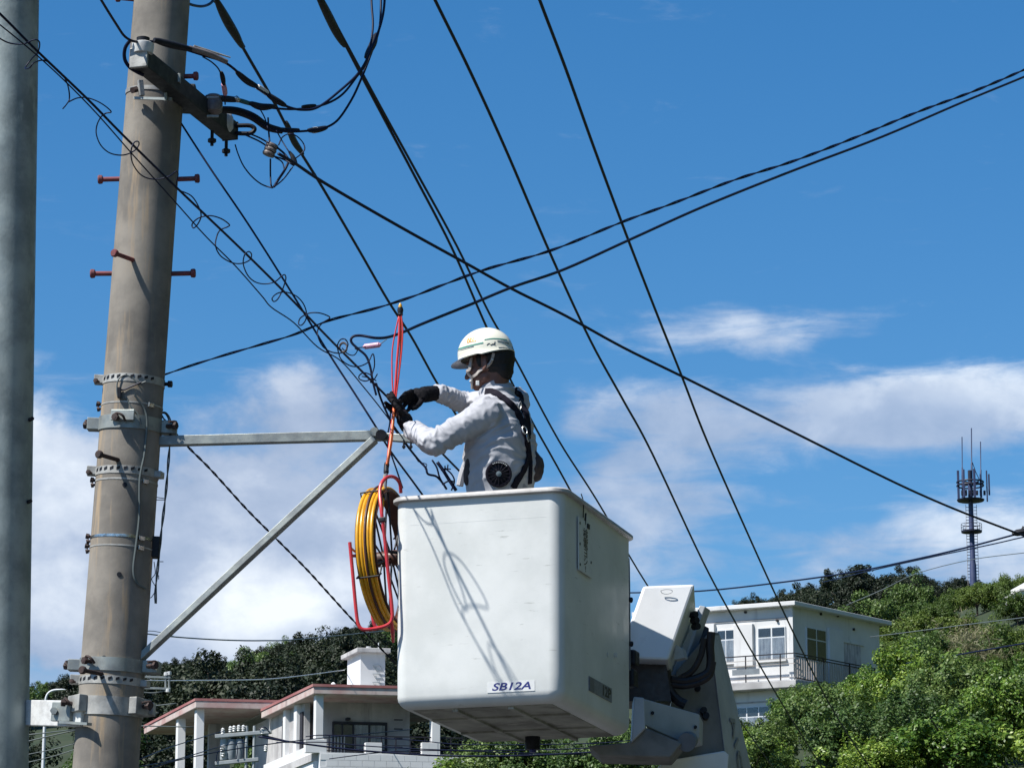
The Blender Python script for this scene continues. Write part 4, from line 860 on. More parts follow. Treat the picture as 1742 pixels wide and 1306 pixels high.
# trousers and boots
m = MB(); m.ell(hip + UPV * .06, (LF * .168, FW * .128, UPV * .17), 20, 14)
for s in (-1, 1):
    hj, kn, an = knee[s]; m.caps(hj, kn, .092, .07, 14); m.caps(kn, an, .068, .055, 14)
remesh('trousers', m, .012, 'trousers', PER, 4, disp=lambda c, n_: .006 * noise.noise(c * 14))
for s in (-1, 1):
    an = knee[s][2]; m = MB(); m.caps(an - UPV * .01, an - UPV * .05, .052, .046, 14); m.caps(an - UPV * .052, an - UPV * .055 + FW * .16, .038, .034, 14); remesh('boot', m, .008, 'strap', PER, 3)
# jacket: puffed by its fans
def trunk_ring(z, a, b_, off, n=28): # superellipse ring at height z relative to the neck
    o = []
    for k in range(n):
        t = 2 * math.pi * k / n; ct, s_ = math.cos(t), math.sin(t); e = .85
        o.append(neck + UPV * z + FW * off + LF * a * math.copysign(abs(ct) ** e, ct) + FW * b_ * math.copysign(abs(s_) ** e, s_))
    return o
prof = [(-.60, .158, .118, -.010), (-.56, .166, .128, -.012), (-.52, .160, .122, -.012), (-.47, .168, .130, -.010), (-.40, .182, .140, -.013), (-.32, .188, .144, -.015), (-.24, .188, .142, -.016), (-.16, .184, .132, -.015), (-.11, .176, .122, -.016), (-.065, .145, .098, -.012), (-.025, .096, .076, -.006), (.02, .078, .070, .0), (.045, .072, .068, .008)]
jk = loft([trunk_ring(*p) for p in prof])
jk.ell(shL - UPV * .005, (LF * .070, FW * .078, UPV * .068), 18, 12); jk.ell(shR - UPV * .01, (LF * .066, FW * .070, UPV * .062), 18, 12)
cuffL, cuffR = elL.lerp(wrL, .80), elR.lerp(wrR, .96)
jk.caps(shL, elL, .073, .056, 18); jk.ell(elL, (Vector((.057, 0, 0)), Vector((0, .056, 0)), Vector((0, 0, .055))), 16, 12); jk.caps(elL, cuffL, .056, .041, 18)
jk.caps(shR, elR, .070, .054, 18); jk.caps(elR, cuffR, .054, .040, 18)
for el_, cu_, wr_ in ((elL, cuffL, wrL), (elR, cuffR, wrR)):
    d = (wr_ - el_).normalized(); jk.tube([cu_ - d * .012, cu_ + d * .018, cu_ + d * .026], [.043, .042, .036], 18)
bones = [(neck - UPV * .6, neck, 0), (shL, elL, 1), (elL, wrL, 2), (shR, elR, 1), (elR, wrR, 2)]
def folds(c, n_):
    best = None
    for a, b_, kind in bones:
        ab = b_ - a; t = max(0, min(1, (c - a).dot(ab) / ab.length_squared)); q = a + ab * t; dd = (c - q).length - (.13 if kind == 0 else 0)
        if best is None or dd < best[0]: best = (dd, kind, t, ab.normalized(), q)
    dd, kind, t, ax_, q = best; rel = c - q
    if kind == 0:
        w = noise.noise(c * 9) * .9; along = c.z + .35 * (c - neck).dot(FW) + .03 * noise.noise(c * 6 + Vector((3, 1, 2)))
        side = (c - neck).dot(FW)
        v = noise.noise(Vector((along * 26 + w, side * 7, (c - neck).dot(LF) * 7)))
        v2 = noise.noise(Vector((along * 13 + w, side * 5 + 4, (c - neck).dot(LF) * 5)))
        lower = max(0, min(1, (-.34 - (c.z - neck.z)) / .1))
        amp = .0085 * (1 - lower) + .003 * lower
        vert = noise.noise(Vector((c.z * 12, side * 30, (c - neck).dot(LF) * 30))) * .006 * lower
        rg = max(0, 1 - abs(v) * 3.2) ** 1.5; rg2 = max(0, 1 - abs(v2) * 2.6) ** 1.4
        return amp * (rg * .95 + rg2 * .9 - .45) + .004 * noise.noise(c * 14) + vert
    s = (rel.dot(UPV) + rel.dot(LF)) * 6
    near_el = math.exp(-((t - (1 if kind == 1 else 0)) / .32) ** 2); near_cuff = math.exp(-((t - .8) / .18) ** 2) if kind == 2 else 0
    pos = (c - q).normalized() if rel.length > 1e-6 else UPV
    v = noise.noise(Vector((t * (8 if kind == 1 else 7) + 1.2 * noise.noise(c * 10), pos.x * 1.4 + s * .4, pos.z * 1.4 + kind * 5)))
    rg = max(0, 1 - abs(v) * 2.8) ** 1.4
    return (.0042 + .0065 * near_el + .006 * near_cuff) * (1.2 * rg - .5) + .004 * noise.noise(c * 12)
jo = remesh('jacket', jk, .0052, 'jacket', PER, 6, disp=folds, post=2)
bvh = BVHTree.FromPolygons([v.co.copy() for v in jo.data.vertices], [tuple(p.vertices) for p in jo.data.polygons])
ORG = Vector((0, 0, EYE))
def hit(px, py, off=.004, fallback=15.0, tree=None):
    d = ray(px, py).normalized(); h = (tree or bvh).ray_cast(ORG, d)
    if h[0] is None:
        p = P(px, py, fallback); h = (tree or bvh).find_nearest(p)
    n_ = h[1] if h[1].dot(d) < 0 else -h[1]
    return h[0] + n_ * off, n_
def ribbon(pts, nrm, w, t=.003):         # flat strap lying on a surface
    m = MB(); vs = []; k = len(pts)
    for i, (p, n_) in enumerate(zip(pts, nrm)):
        d = (pts[min(i + 1, k - 1)] - pts[max(i - 1, 0)]).normalized(); s_ = d.cross(n_).normalized(); n2 = s_.cross(d).normalized()
        ww = w[i] if isinstance(w, list) else w
        vs += [p - s_ * ww / 2 - n2 * .004, p + s_ * ww / 2 - n2 * .004, p + s_ * ww / 2 + n2 * t, p - s_ * ww / 2 + n2 * t]
    fs = [(3, 2, 1, 0), tuple((k - 1) * 4 + q for q in range(4))]
    for i in range(k - 1): fs += [(i * 4 + q, i * 4 + (q + 1) % 4, (i + 1) * 4 + (q + 1) % 4, (i + 1) * 4 + q) for q in range(4)]
    return m.add(vs, fs)
def px_curve(pts, n=7): return [(p.x, p.y) for p in cr([Vector((x, y, 0)) for x, y in pts], n)]
def strap(pts, w, mm, name, off=.004, parent=PER, tree=None, t=.003, fb=15.0, smooth_k=2):
    hs_ = [hit(x, y, off, fb, tree) for x, y in px_curve(pts)]
    ps = [h[0] for h in hs_]; ns = [h[1] for h in hs_]
    for _ in range(smooth_k):
        ps = [ps[0]] + [(ps[i - 1] + ps[i] * 2 + ps[i + 1]) / 4 for i in range(1, len(ps) - 1)] + [ps[-1]]
        ns = [ns[0]] + [(ns[i - 1] + ns[i] + ns[i + 1]).normalized() for i in range(1, len(ns) - 1)] + [ns[-1]]
    return ribbon(ps, ns, w, t).build(name, mm, parent, True, angle=60)
hn = strap([(826, 668), (838, 668), (850, 674), (867, 687), (880, 703), (888, 722), (893, 742)], .036, 'strap', 'harness_strap', .006)
strap([(876, 664), (884, 676), (889, 692), (895, 710), (897, 730), (897, 745)], .034, 'strap', 'harness_strap', .006)
strap([(893, 742), (897, 758), (898, 775), (893, 792), (886, 806), (878, 818), (872, 830)], .030, 'strap', 'harness_strap', .006)
strap([(898, 760), (901, 780), (901, 800), (900, 822)], .020, 'strap', 'harness_strap', .006)
p, n_ = hit(892, 728, .008); a, b_ = frame(n_)
m = MB(); d_ = (hit(892, 742, .008)[0] - hit(886, 712, .008)[0]); s_ = d_.cross(n_).normalized(); m.cbox(p, d_ * 1.05, s_ * .05, n_ * .012); m.build('back_pad', 'strap', PER, bevel=.006)
for (x, y) in ((881, 690), (890, 733), (894, 745)):
    p, n_ = hit(x, y, .010); m = MB(); a, b_ = frame(n_); m.tube([p + (a * math.cos(k * .7854) * .014 + b_ * math.sin(k * .7854) * .018) for k in range(8)], .003, 6, closed=True).build('d_ring', 'buckle', PER, True)
# tool roll hanging at the back
pc = P(907, 792, 15.15); m = MB(); m.ell(pc, (Vector((.045, 0, .014)), Vector((0, .055, 0)), Vector((-.016, 0, .072))), 18, 12); m.ell(pc + Vector((-.02, 0, .05)), (Vector((.024, 0, 0)), Vector((0, .03, 0)), Vector((-.01, 0, .05))), 14, 10)
remesh('back_pouch', m, .006, 'pouch_brown', PER, 4, disp=lambda c, n_: .005 * noise.noise(c * 40))
m = MB(); m.tube(cr([P(x, y, 15.12) for x, y in ((895, 742), (899, 758), (902, 775), (906, 790))], 4), .012, 8).build('lanyard', 'strap', PER, True)
m = MB(); m.cbox(P(900, 752, 15.10), (.02, 0, 0), (0, .02, 0), (.006, 0, .03)); m.build('lanyard_hook', 'buckle', PER, bevel=.004)
# belt gear at the front
m = MB(); m.ell(P(797, 800, 15.02), (Vector((.022, 0, 0)), Vector((0, .03, 0)), Vector((.008, 0, .07))), 14, 10); remesh('belt_pouch', m, .006, 'pouch_brown', PER, 3)
m = MB(); m.tube(cr([P(x, y, 15.25) for x, y in ((800, 775), (792, 790), (786, 808), (782, 826))], 4), .016, 8).build('front_flap', 'jacket', PER, True)
# cooling fan in the jacket side
p, n_ = hit(848, 806, .002); n_ = (n_ + Vector((-.1, -1, .05))).normalized(); a, b_ = frame(n_)
fan = MB(); fan.lathe(p - n_ * .02, n_, [(.056, 0), (.058, .022), (.054, .030), (.046, .030), (.044, .024)], 32, False); fo = fan.build('jacket_fan', 'strap', PER, True)
m = MB(); m.lathe(p - n_ * .02, n_, [(.046, .020), (.030, .026), (.012, .030), (.001, .030)], 28).build('fan_grille', 'black_rubber', fo, True)
for k in range(16):
    t = 2 * math.pi * k / 16; d_ = a * math.cos(t) + b_ * math.sin(t); m = MB(); m.tube([p + d_ * .012 + n_ * .0115, p + d_ * .047 + n_ * .009], .0022, 5).build('fan_rib', 'strap', fo, True)
m = MB(); m.lathe(p, n_, [(.012, .008), (.012, .014), (.004, .016)], 12).build('fan_hub', 'stripe_grey', fo, True)
for k in range(9):                        # worn lettering arc on the fan ring
    t = R(48 + k * 9); d_ = -a * math.cos(t) + b_ * math.sin(t); q = p + d_ * .050 + n_ * .0105; t2 = n_.cross(d_); m = MB(); m.cbox(q, d_ * .005, t2 * .0045, n_ * .001); m.build('fan_lettering', 'porcelain', fo)
# gloves
def digit(m, pts, r): 
    for (a, ra), (b2, rb) in zip(zip(pts, r), zip(pts[1:], r[1:])): m.caps(a, b2, ra, rb, 10)
gl = MB()
wL = wrL; pl_ = P(681, 702, 15.15)
gl.caps(elL.lerp(wrL, .86), wL, .033, .032, 16); gl.caps(wL, P(688, 714, 15.135), .032, .036, 16)
gl.ell(P(684, 704, 15.15), (Vector((.036, 0, -.012)), Vector((0, .022, 0)), Vector((-.014, 0, .044))), 18, 12)
digit(gl, [P(683, 694, 15.13), P(676, 684, 15.105), P(669, 675, 15.10), P(666, 668, 15.12)], [.0125, .0115, .0105, .009])
digit(gl, [P(678, 697, 15.14), P(670, 686, 15.105), P(662, 677, 15.105), P(660, 672, 15.13)], [.0125, .0115, .0105, .009])
digit(gl, [P(677, 703, 15.16), P(668, 694, 15.18), P(660, 688, 15.17), P(656, 685, 15.15)], [.012, .011, .010, .0085])
digit(gl, [P(678, 709, 15.17), P(669, 701, 15.195), P(662, 695, 15.185), P(658, 691, 15.165)], [.011, .010, .009, .008])
digit(gl, [P(688, 708, 15.12), P(680, 698, 15.085), P(673, 689, 15.085), P(668, 682, 15.095)], [.0135, .0125, .011, .0095])
remesh('glove', gl, .0034, 'glove', PER, 2, disp=lambda c, n_: .0016 * noise.noise(c * 80))
gr = MB(); wR = wrR
gr.caps(elR.lerp(wrR, .88), wR, .034, .034, 16); gr.caps(wR, P(722, 671, 15.31), .034, .037, 16)
gr.ell(P(711, 673, 15.27), (Vector((.042, -.01, -.012)), Vector((0, .022, 0)), Vector((.010, 0, .034))), 18, 12)
digit(gr, [P(700, 666, 15.24), P(690, 670, 15.19), P(682, 678, 15.15), P(677, 686, 15.125)], [.0130, .0120, .0105, .0090])
digit(gr, [P(699, 671, 15.25), P(688, 677, 15.21), P(681, 685, 15.17), P(676, 692, 15.145)], [.0130, .0120, .0105, .0090])
digit(gr, [P(701, 678, 15.26), P(691, 685, 15.23), P(686, 692, 15.20), P(682, 697, 15.175)], [.0125, .0115, .0100, .0088])
digit(gr, [P(705, 684, 15.27), P(698, 691, 15.25), P(695, 697, 15.225), P(690, 700, 15.20)], [.0115, .0105, .0092, .0082])
digit(gr, [P(718, 680, 15.27), P(712, 688, 15.235), P(707, 693, 15.21), P(702, 695, 15.19)], [.0140, .0128, .0112, .0095])
remesh('glove', gr, .0034, 'glove', PER, 2, disp=lambda c, n_: .0016 * noise.noise(c * 80))
# helmet
hcn = P(826, 601, 15.10); tu = Matrix.Rotation(R(4), 3, hl); ef, eu = tu @ hf, tu @ hu
def HM(f, l, u): return hcn + ef * f + hl * l + eu * u
LH, WH, UH = .126, .108, .113
def dome(t, ph, s=1.0): return HM(LH * s * math.cos(ph) * math.sin(t), WH * s * math.sin(ph) * math.sin(t), UH * s * math.cos(t))
m = MB(); nu, nv = 48, 16
def rim_u(ph): return -.020 + .012 * math.cos(ph) ** 2 - (.006 if math.cos(ph) < 0 else 0)
rings = []
for j in range(1, nv + 1): rings.append([dome(math.pi / 2 * j / nv, 2 * math.pi * k / nu) for k in range(nu)])
rings.append([dome(math.pi / 2, 2 * math.pi * k / nu, 1.01) + eu * (rim_u(2 * math.pi * k / nu)) for k in range(nu)])
rings.append([dome(math.pi / 2, 2 * math.pi * k / nu, 1.035) + eu * (rim_u(2 * math.pi * k / nu) - .004) for k in range(nu)])
rings.append([dome(math.pi / 2, 2 * math.pi * k / nu, 1.02) + eu * (rim_u(2 * math.pi * k / nu) - .008) for k in range(nu)])
rings.append([dome(math.pi / 2, 2 * math.pi * k / nu, .955) + eu * (rim_u(2 * math.pi * k / nu) - .004) for k in range(nu)])
for j in range(nv, 0, -1): rings.append([dome(math.pi / 2 * j / nv, 2 * math.pi * k / nu, .955) for k in range(nu)])
m = loft(rings); hm = m.build('helmet', 'helmet_white', PER, True, angle=50)
m = MB(); vs = []; nn = 15                # peak
for i in range(nn):
    ph = R(-62 + 124 * i / (nn - 1)); k = math.cos(ph * 90 / 62 * .98); e_ = dome(math.pi / 2, ph, 1.0) + eu * (rim_u(ph) - .002); o_ = e_ + ef * (.040 * k) - eu * .012 * k
    vs += [e_ - ef * .01, o_, o_ - eu * .004, e_ - ef * .01 - eu * .005]
fs = [(0, 1, 2, 3), tuple((nn - 1) * 4 + q for q in (3, 2, 1, 0))]
for i in range(nn - 1): fs += [(i * 4 + q, i * 4 + (q + 1) % 4, (i + 1) * 4 + (q + 1) % 4, (i + 1) * 4 + q) for q in range(4)]
m.add(vs, fs); m.build('peak', 'visor_grey', hm, True)
hb = BVHTree.FromPolygons([v.co.copy() for v in hm.data.vertices], [tuple(p.vertices) for p in hm.data.polygons])
strap([(780, 594), (792, 590), (808, 586), (822, 583)], .006, 'stripe_green', 'stripe', .0012, hm, hb, .0006)
strap([(779, 597), (792, 593), (806, 589)], .0025, 'stripe_grey', 'stripe', .0012, hm, hb, .0006)
strap([(824, 578), (838, 576), (852, 576.5), (862, 578)], .004, 'stripe_green', 'stripe', .0012, hm, hb, .0006)
strap([(846, 580), (856, 581), (865, 584)], .006, 'stripe_grey', 'stripe', .0012, hm, hb, .0006)
strap([(848, 591), (858, 591), (868, 593)], .003, 'stripe_grey', 'stripe', .0012, hm, hb, .0006)
for pts in ([(795, 582), (797, 576), (799, 581)], [(800, 580), (801, 575), (804, 579)], [(805, 580), (806, 574), (809, 579)], [(795, 583), (802, 581), (810, 580)]): strap(pts, .0035, 'logo_orange', 'logo_mark', .0012, hm, hb, .0006)
for pts in ([(828, 587), (832, 584), (835, 587), (838, 585), (840, 587)], [(840, 586), (842, 581)], [(836, 586), (841, 585), (843, 588)]): strap(pts, .0022, 'ink_black', 'logo_mark', .0012, hm, hb, .0006)
# chin strap
hd = BVHTree.FromPolygons([v.co.copy() for v in bd.data.vertices], [tuple(p.vertices) for p in bd.data.polygons])
def cord(pts, w, mm, nm, fb=15.02):
    ps = []
    for x, y, off in pts:
        h, n_ = hit(x, y, off, fb, hd); ps.append((h, n_))
    q = cr([a for a, _ in ps], 5); nn_ = cr([b for _, b in ps], 5); ribbon(q, [v.normalized() for v in nn_], w, .0025).build(nm, mm, PER, True)
cord([(786, 606, .012), (791, 620, .010), (797, 632, .008), (804, 641, .008)], .012, 'webbing_grey', 'chin_strap')
cord([(840, 602, .016), (829, 618, .016), (818, 632, .012), (812, 638, .009), (803, 640, .008)], .012, 'webbing_grey', 'chin_strap')
cord([(805, 640, .008), (805, 650, .008), (805, 660, .008)], .010, 'webbing_grey', 'chin_strap')
for (x, y, r_, mm) in ((805, 647, .006, 'porcelain'), (838, 612, .005, 'porcelain')):
    h, n_ = hit(x, y, .014, 15.02, hd); m = MB(); m.ell(h, (Vector((r_, 0, 0)), Vector((0, r_, 0)), Vector((0, 0, r_))), 12, 8).build('strap_stud', mm, PER, True)
h, n_ = hit(805, 662, .012, 15.02, hd); m = MB(); m.cbox(h, (.016, 0, 0), (0, .008, 0), (0, 0, .022)); m.build('strap_buckle', 'porcelain', PER, bevel=.003)
m = MB(); m.cbox(P(858, 633, 15.12), (.02, 0, 0), (0, .02, 0), (.004, 0, .006)); m.build('headband_tab', 'hair', PER, bevel=.002)
# ------------------------------------------------------------------ buildings
mat('wall_white', (0.68, 0.68, 0.68), (0.60, 0.60, 0.60), 0.8, 0.85, 0.1, 6, streak=(0.9, (2, 2, .35), 0.56, 0.8), c3=(0.40, 0.40, 0.40))
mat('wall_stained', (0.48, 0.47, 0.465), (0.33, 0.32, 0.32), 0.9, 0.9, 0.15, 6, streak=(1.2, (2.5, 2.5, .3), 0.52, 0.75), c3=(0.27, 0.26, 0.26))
mat('roof_edge', (0.50, 0.43, 0.40), (0.42, 0.27, 0.25), 1.3, 0.85, 0.1, 8, streak=(1.6, (2, 2, .6), 0.55, 0.78), c3=(0.27, 0.20, 0.19))
mat('roof_red', (0.36, 0.165, 0.155), (0.28, 0.10, 0.10), 1.2, 0.8)
mat('dark_frame', (0.018, 0.016, 0.022), rough=0.5)
mat('window_white', (0.62, 0.64, 0.66), rough=0.5)
mat('curtain', (0.60, 0.58, 0.60), (0.46, 0.44, 0.47), 3, 0.8, streak=(6, (8, 8, .2), 0.45, 0.65), c3=(0.22, 0.21, 0.24))
mat('room_dark', (0.05, 0.05, 0.058), (0.03, 0.03, 0.036), 1, 0.8)
mat('transformer_grey', (0.22, 0.25, 0.27), (0.17, 0.19, 0.21), 3, 0.5)
def glass():
    m = bpy.data.materials.new('glass'); m.use_nodes = True; t = m.node_tree; t.nodes.clear(); o = t.nodes.new('ShaderNodeOutputMaterial')
    g = t.nodes.new('ShaderNodeBsdfGlossy'); g.inputs['Roughness'].default_value = .03; tr = t.nodes.new('ShaderNodeBsdfTransparent'); tr.inputs[0].default_value = (.86, .89, .90, 1)
    lw = t.nodes.new('ShaderNodeLayerWeight'); f = t.nodes.new('ShaderNodeMapRange'); f.inputs[1].default_value = .3; f.inputs[2].default_value = 1.0; f.inputs[3].default_value = .07; f.inputs[4].default_value = .45; t.links.new(lw.outputs['Facing'], f.inputs[0]); mx_ = t.nodes.new('ShaderNodeMixShader'); t.links.new(f.outputs[0], mx_.inputs[0]); t.links.new(tr.outputs[0], mx_.inputs[1]); t.links.new(g.outputs[0], mx_.inputs[2]); t.links.new(mx_.outputs[0], o.inputs[0]); MAT['glass'] = m
glass()
class Frame:                              # a building's own axes: u along the front, w into the depth, z up
    def __init__(s, o, ang_u, ang_w): s.o = Vector(o); s.u = Vector((math.cos(R(ang_u)), math.sin(R(ang_u)), 0)); s.w = Vector((math.cos(R(ang_w)), math.sin(R(ang_w)), 0))
    def p(s, u, w, z): return s.o + s.u * u + s.w * w + Vector((0, 0, z))
    def box(s, m, u0, u1, w0, w1, z0, z1): return m.obox(s.p(u0, w0, z0), s.u * (u1 - u0), s.w * (w1 - w0), Vector((0, 0, z1 - z0)))
    def on(s, px, py, fixed, val):        # pixel -> (u or w, z) on the vertical plane u=val or w=val
        r = ray(px, py); org = Vector((0, 0, EYE)); d, q = (s.u, s.w) if fixed == 'w' else (s.w, s.u)
        p0 = s.o + q * val; n_ = d.cross(Vector((0, 0, 1))); t = (p0 - org).dot(n_) / r.dot(n_); h = org + r * t
        return (h - p0).dot(d), h.z - s.o.z
def fbox(F, name, mm, parent, *a, bevel=0.0): m = MB(); F.box(m, *a); return m.build(name, mm, parent, bevel=bevel)

# --- house with the red-edged roof
LD = 120.0
F1 = Frame(P(535, 1163, LD), 9, 110)    # origin: roof corner of the nearer wing
zt = 0.0
base_z = ground_z(F1.o.x, F1.o.y) - 1.5
HL = thing('house', 'white terraced house with a red-edged flat roof and a rooftop water tank', 'house', (F1.o.x, F1.o.y, ground_z(F1.o.x, F1.o.y)))
def zz(px, py, fixed, val): return F1.on(px, py, fixed, val)
zl = base_z - F1.o.z
W2 = F1.on(447, 1194, 'u', 0)[0]          # depth of the nearer wing's side
U1 = -F1.on(447, 1194, 'w', W2)[0]
# roof slabs: nearer wing and farther wing
fb_ = F1.on(600, 1178, 'w', 0)[1]
roof = MB(); F1.box(roof, -.05, 6.6, -.05, W2 - .01, -.34, -.09); ro = roof.build('roof', 'roof_edge', HL, bevel=.02)
fbox(F1, 'roof_covering', 'roof_red', ro, -.08, 6.65, -.08, W2 - .02, -.09, .0)
fbox(F1, 'roof_deck', 'wall_stained', ro, .25, 6.3, .25, W2 + 6, -.05, .012)
uA, zA = F1.on(333, 1187, 'w', W2)
fbox(F1, 'roof', 'roof_edge', HL, uA, 6.5, W2, W2 + 7.5, zA - .34, zA - .09, bevel=.02)
fbox(F1, 'roof_covering', 'roof_red', ro, uA - .03, 6.5, W2 - .015, W2 + 7.5, zA - .09, zA)
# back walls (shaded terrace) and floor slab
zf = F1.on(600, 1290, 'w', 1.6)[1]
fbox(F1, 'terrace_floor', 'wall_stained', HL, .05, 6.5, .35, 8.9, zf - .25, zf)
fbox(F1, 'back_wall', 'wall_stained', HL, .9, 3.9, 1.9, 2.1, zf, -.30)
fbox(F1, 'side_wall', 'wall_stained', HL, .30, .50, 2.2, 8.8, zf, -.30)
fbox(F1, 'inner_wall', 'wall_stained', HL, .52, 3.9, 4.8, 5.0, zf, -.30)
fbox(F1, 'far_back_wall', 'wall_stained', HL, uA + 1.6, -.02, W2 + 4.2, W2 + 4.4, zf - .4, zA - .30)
# lower storey, front walls
zb = F1.on(600, 1262, 'w', .25)[1]
m = MB(); F1.box(m, .25, 6.5, .12, .34, zl, zf + .02); m.build('lower_wall', 'wall_white', HL)
lw_ = [o for o in HL.children if o.name.startswith('lower_wall')][0]
blk = None
for r_ in range(7):                        # concrete block courses of the lower wall
    for k in range(15):
        u0 = .27 + k * .415 + (.2 if r_ % 2 else 0)
        if u0 + .40 > 6.5: continue
        fbox(F1, 'block', 'wall_white', lw_, u0, u0 + .402, .108, .122, zf - .02 - (r_ + 1) * .215, zf - .032 - r_ * .215)
fbox(F1, 'lower_side_wall', 'wall_white', HL, .12, .34, .36, W2 + .2, zl, zf + .35)
fbox(F1, 'lower_wing_wall', 'wall_white', HL, uA + .3, .10, W2 + .32, W2 + .52, zl, zf - .15)
fbox(F1, 'lower_wing_side', 'wall_white', HL, uA + .12, uA + .30, W2 + .3, W2 + 6.5, zl, zf - .05)
# parapet blocks and columns
def column(px0, px1, fixed, val, zlo, zhi, dep=.28, mm='wall_white', name='column'):
    a = F1.on(px0, 1240, fixed, val)[0]; b_ = F1.on(px1, 1240, fixed, val)[0]; a, b_ = min(a, b_), max(a, b_)
    if fixed == 'w': return fbox(F1, name, mm, HL, a, b_, val, val + dep, zlo, zhi, bevel=.01)
    return fbox(F1, name, mm, HL, val, val + dep, a, b_, zlo, zhi, bevel=.01)
column(537, 550, 'w', .14, zf + .01, -.30)
fbox(F1, 'column', 'wall_white', HL, .14, .42, 2.6, 2.95, zf + .01, -.30, bevel=.01)
fbox(F1, 'column', 'wall_white', HL, .14, .42, 4.0, 4.3, zf + .01, -.30, bevel=.01)
fbox(F1, 'column', 'wall_white', HL, uA + .12, uA + .40, W2 + .30, W2 + .60, zf - .3, zA - .30, bevel=.01)
fbox(F1, 'column', 'wall_white', HL, uA + .12, uA + .40, W2 + 2.9, W2 + 3.2, zf - .3, zA - .30, bevel=.01)
column(735, 749, 'w', .14, zf + .01, -.30)
for a, b_ in ((520, 556), (622, 650), (718, 745)):
    ua, z1 = F1.on(a, 1256 if a < 600 else 1262, 'w', .13); ub = F1.on(b_, 1256, 'w', .13)[0]; fbox(F1, 'parapet', 'wall_white', HL, ua, ub, .13, .33, zf, z1, bevel=.008)
# terrace window with dark frame, and doors
ua, z1 = F1.on(566, 1227, 'w', 1.9); ub, z0 = F1.on(656, 1282, 'w', 1.9)
wn = fbox(F1, 'window', 'room_dark', HL, ua, ub, 1.86, 1.899, z0, z1)
for t0, t1, mm in ((.02, .16, 'room_dark'), (.18, .36, 'room_dark'), (.40, .66, 'curtain'), (.70, .97, 'curtain')):
    du = ub - ua; fbox(F1, 'pane', mm, wn, ua + du * t0, ua + du * t1, 1.845, 1.859, z0 + .15, z1 - .10)
    fbox(F1, 'glazing', 'glass', wn, ua + du * t0, ua + du * t1, 1.836, 1.840, z0 + .15, z1 - .10)
for t in (0, .17, .38, .68, 1): du = ub - ua; fbox(F1, 'frame', 'dark_frame', wn, ua + du * t - .03, ua + du * t + .03, 1.82, 1.858, z0, z1 - .0)
fbox(F1, 'frame', 'dark_frame', wn, ua, ub, 1.818, 1.856, z1 - .07, z1 + .01)
fbox(F1, 'lamp', 'dark_frame', HL, (ua + ub) / 2 - .5, (ua + ub) / 2 - .36, 1.7, 1.899, z1 + .05, z1 + .14, bevel=.02)
d0, _ = F1.on(551, 1240, 'w', 1.9); fbox(F1, 'door', 'dark_frame', HL, .52, .86, 2.0, 2.05, zf, zf + 1.75)
for w0, w1 in ((2.25, 2.55), (4.36, 4.75)): fbox(F1, 'shutter', 'dark_frame', HL, .24, .29, w0, w1, zf - .25, zf + 1.7)
for k in range(4): fbox(F1, 'vent_slot', 'dark_frame', HL, 3.35, 3.65, 1.88, 1.899, zf + .45 + k * .32, zf + .49 + k * .32)
fbox(F1, 'notice', 'dark_frame', HL, .9, 1.2, 4.76, 4.799, zf + .5, zf + .9)
# railings
rl = fbox(F1, 'railing', 'dark_frame', HL, .20, 5.2, .22, .26, zf + .60, zf + .64)
for z in (.08, .30): fbox(F1, 'rail', 'dark_frame', rl, .20, 5.2, .225, .255, zf + z, zf + z + .025)
for u in (.2, .6, 1.5, 2.0, 2.4, 2.9, 3.4, 3.9, 4.3, 4.8, 5.2): fbox(F1, 'rail_post', 'dark_frame', rl, u - .018, u + .018, .222, .258, zf, zf + .64)
for k in range(5): fbox(F1, 'baluster', 'wall_stained', rl, .75 + k * .11, .78 + k * .11, .5, .53, zf, zf + .65)
for w0, w1 in ((W2 + .8, W2 + 1.6), (W2 + 1.9, W2 + 2.7)): fbox(F1, 'dark_screen', 'dark_frame', HL, uA + .08, uA + .115, w0, w1, zf - .8, zf - .05)
# rooftop tank room
tw_, _ = F1.on(588, 1150, 'w', 2.6); ta = F1.on(611, 1101, 'w', 2.2); tb3 = F1.on(660, 1107, 'w', 2.2)
tk = fbox(F1, 'tank_room', 'wall_white', HL, ta[0] + .1, tb3[0] - .05, 2.35, 3.9, .0, ta[1] - .16)
fbox(F1, 'tank_cap', 'wall_stained', tk, ta[0] - .08, tb3[0] + .1, 2.18, 4.1, ta[1] - .16, ta[1], bevel=.02)
fbox(F1, 'tank_door', 'wall_stained', tk, ta[0] + .06, ta[0] + .099, 2.6, 3.3, .0, .30)
m = MB(); c = F1.p(ta[0] + .55, 2.9, ta[1]); m.cyl(c, c + Vector((0, 0, .16)), .03, n=8); m.lathe(c + Vector((0, 0, .12)), (0, 0, 1), [(.09, 0), (.09, .03)], 10).build('vent_pipe', 'wall_white', tk, True)
m = MB(); c = F1.p(tb3[0] - .12, 2.9, ta[1]); m.cyl(c, c + Vector((0, 0, .30)), .018, n=6).build('aerial_stub', 'window_white', tk)
for k in range(4):
    z = .15 + k * .30; u0 = tb3[0] - .50; m = MB(); m.tube([F1.p(u0, 2.30, z), F1.p(u0 + .26, 2.30, z + .0), F1.p(u0 + .34, 2.30, z - .17), F1.p(u0 + .12, 2.30, z - .17)], .014, 6, closed=True).build('ladder_rung', 'stripe_grey', tk, True)
    m = MB(); m.tube([F1.p(u0 + .12, 2.36, z - .08), F1.p(u0 + .12, 2.30, z - .08)], .012, 5).build('rung_stay', 'stripe_grey', tk)
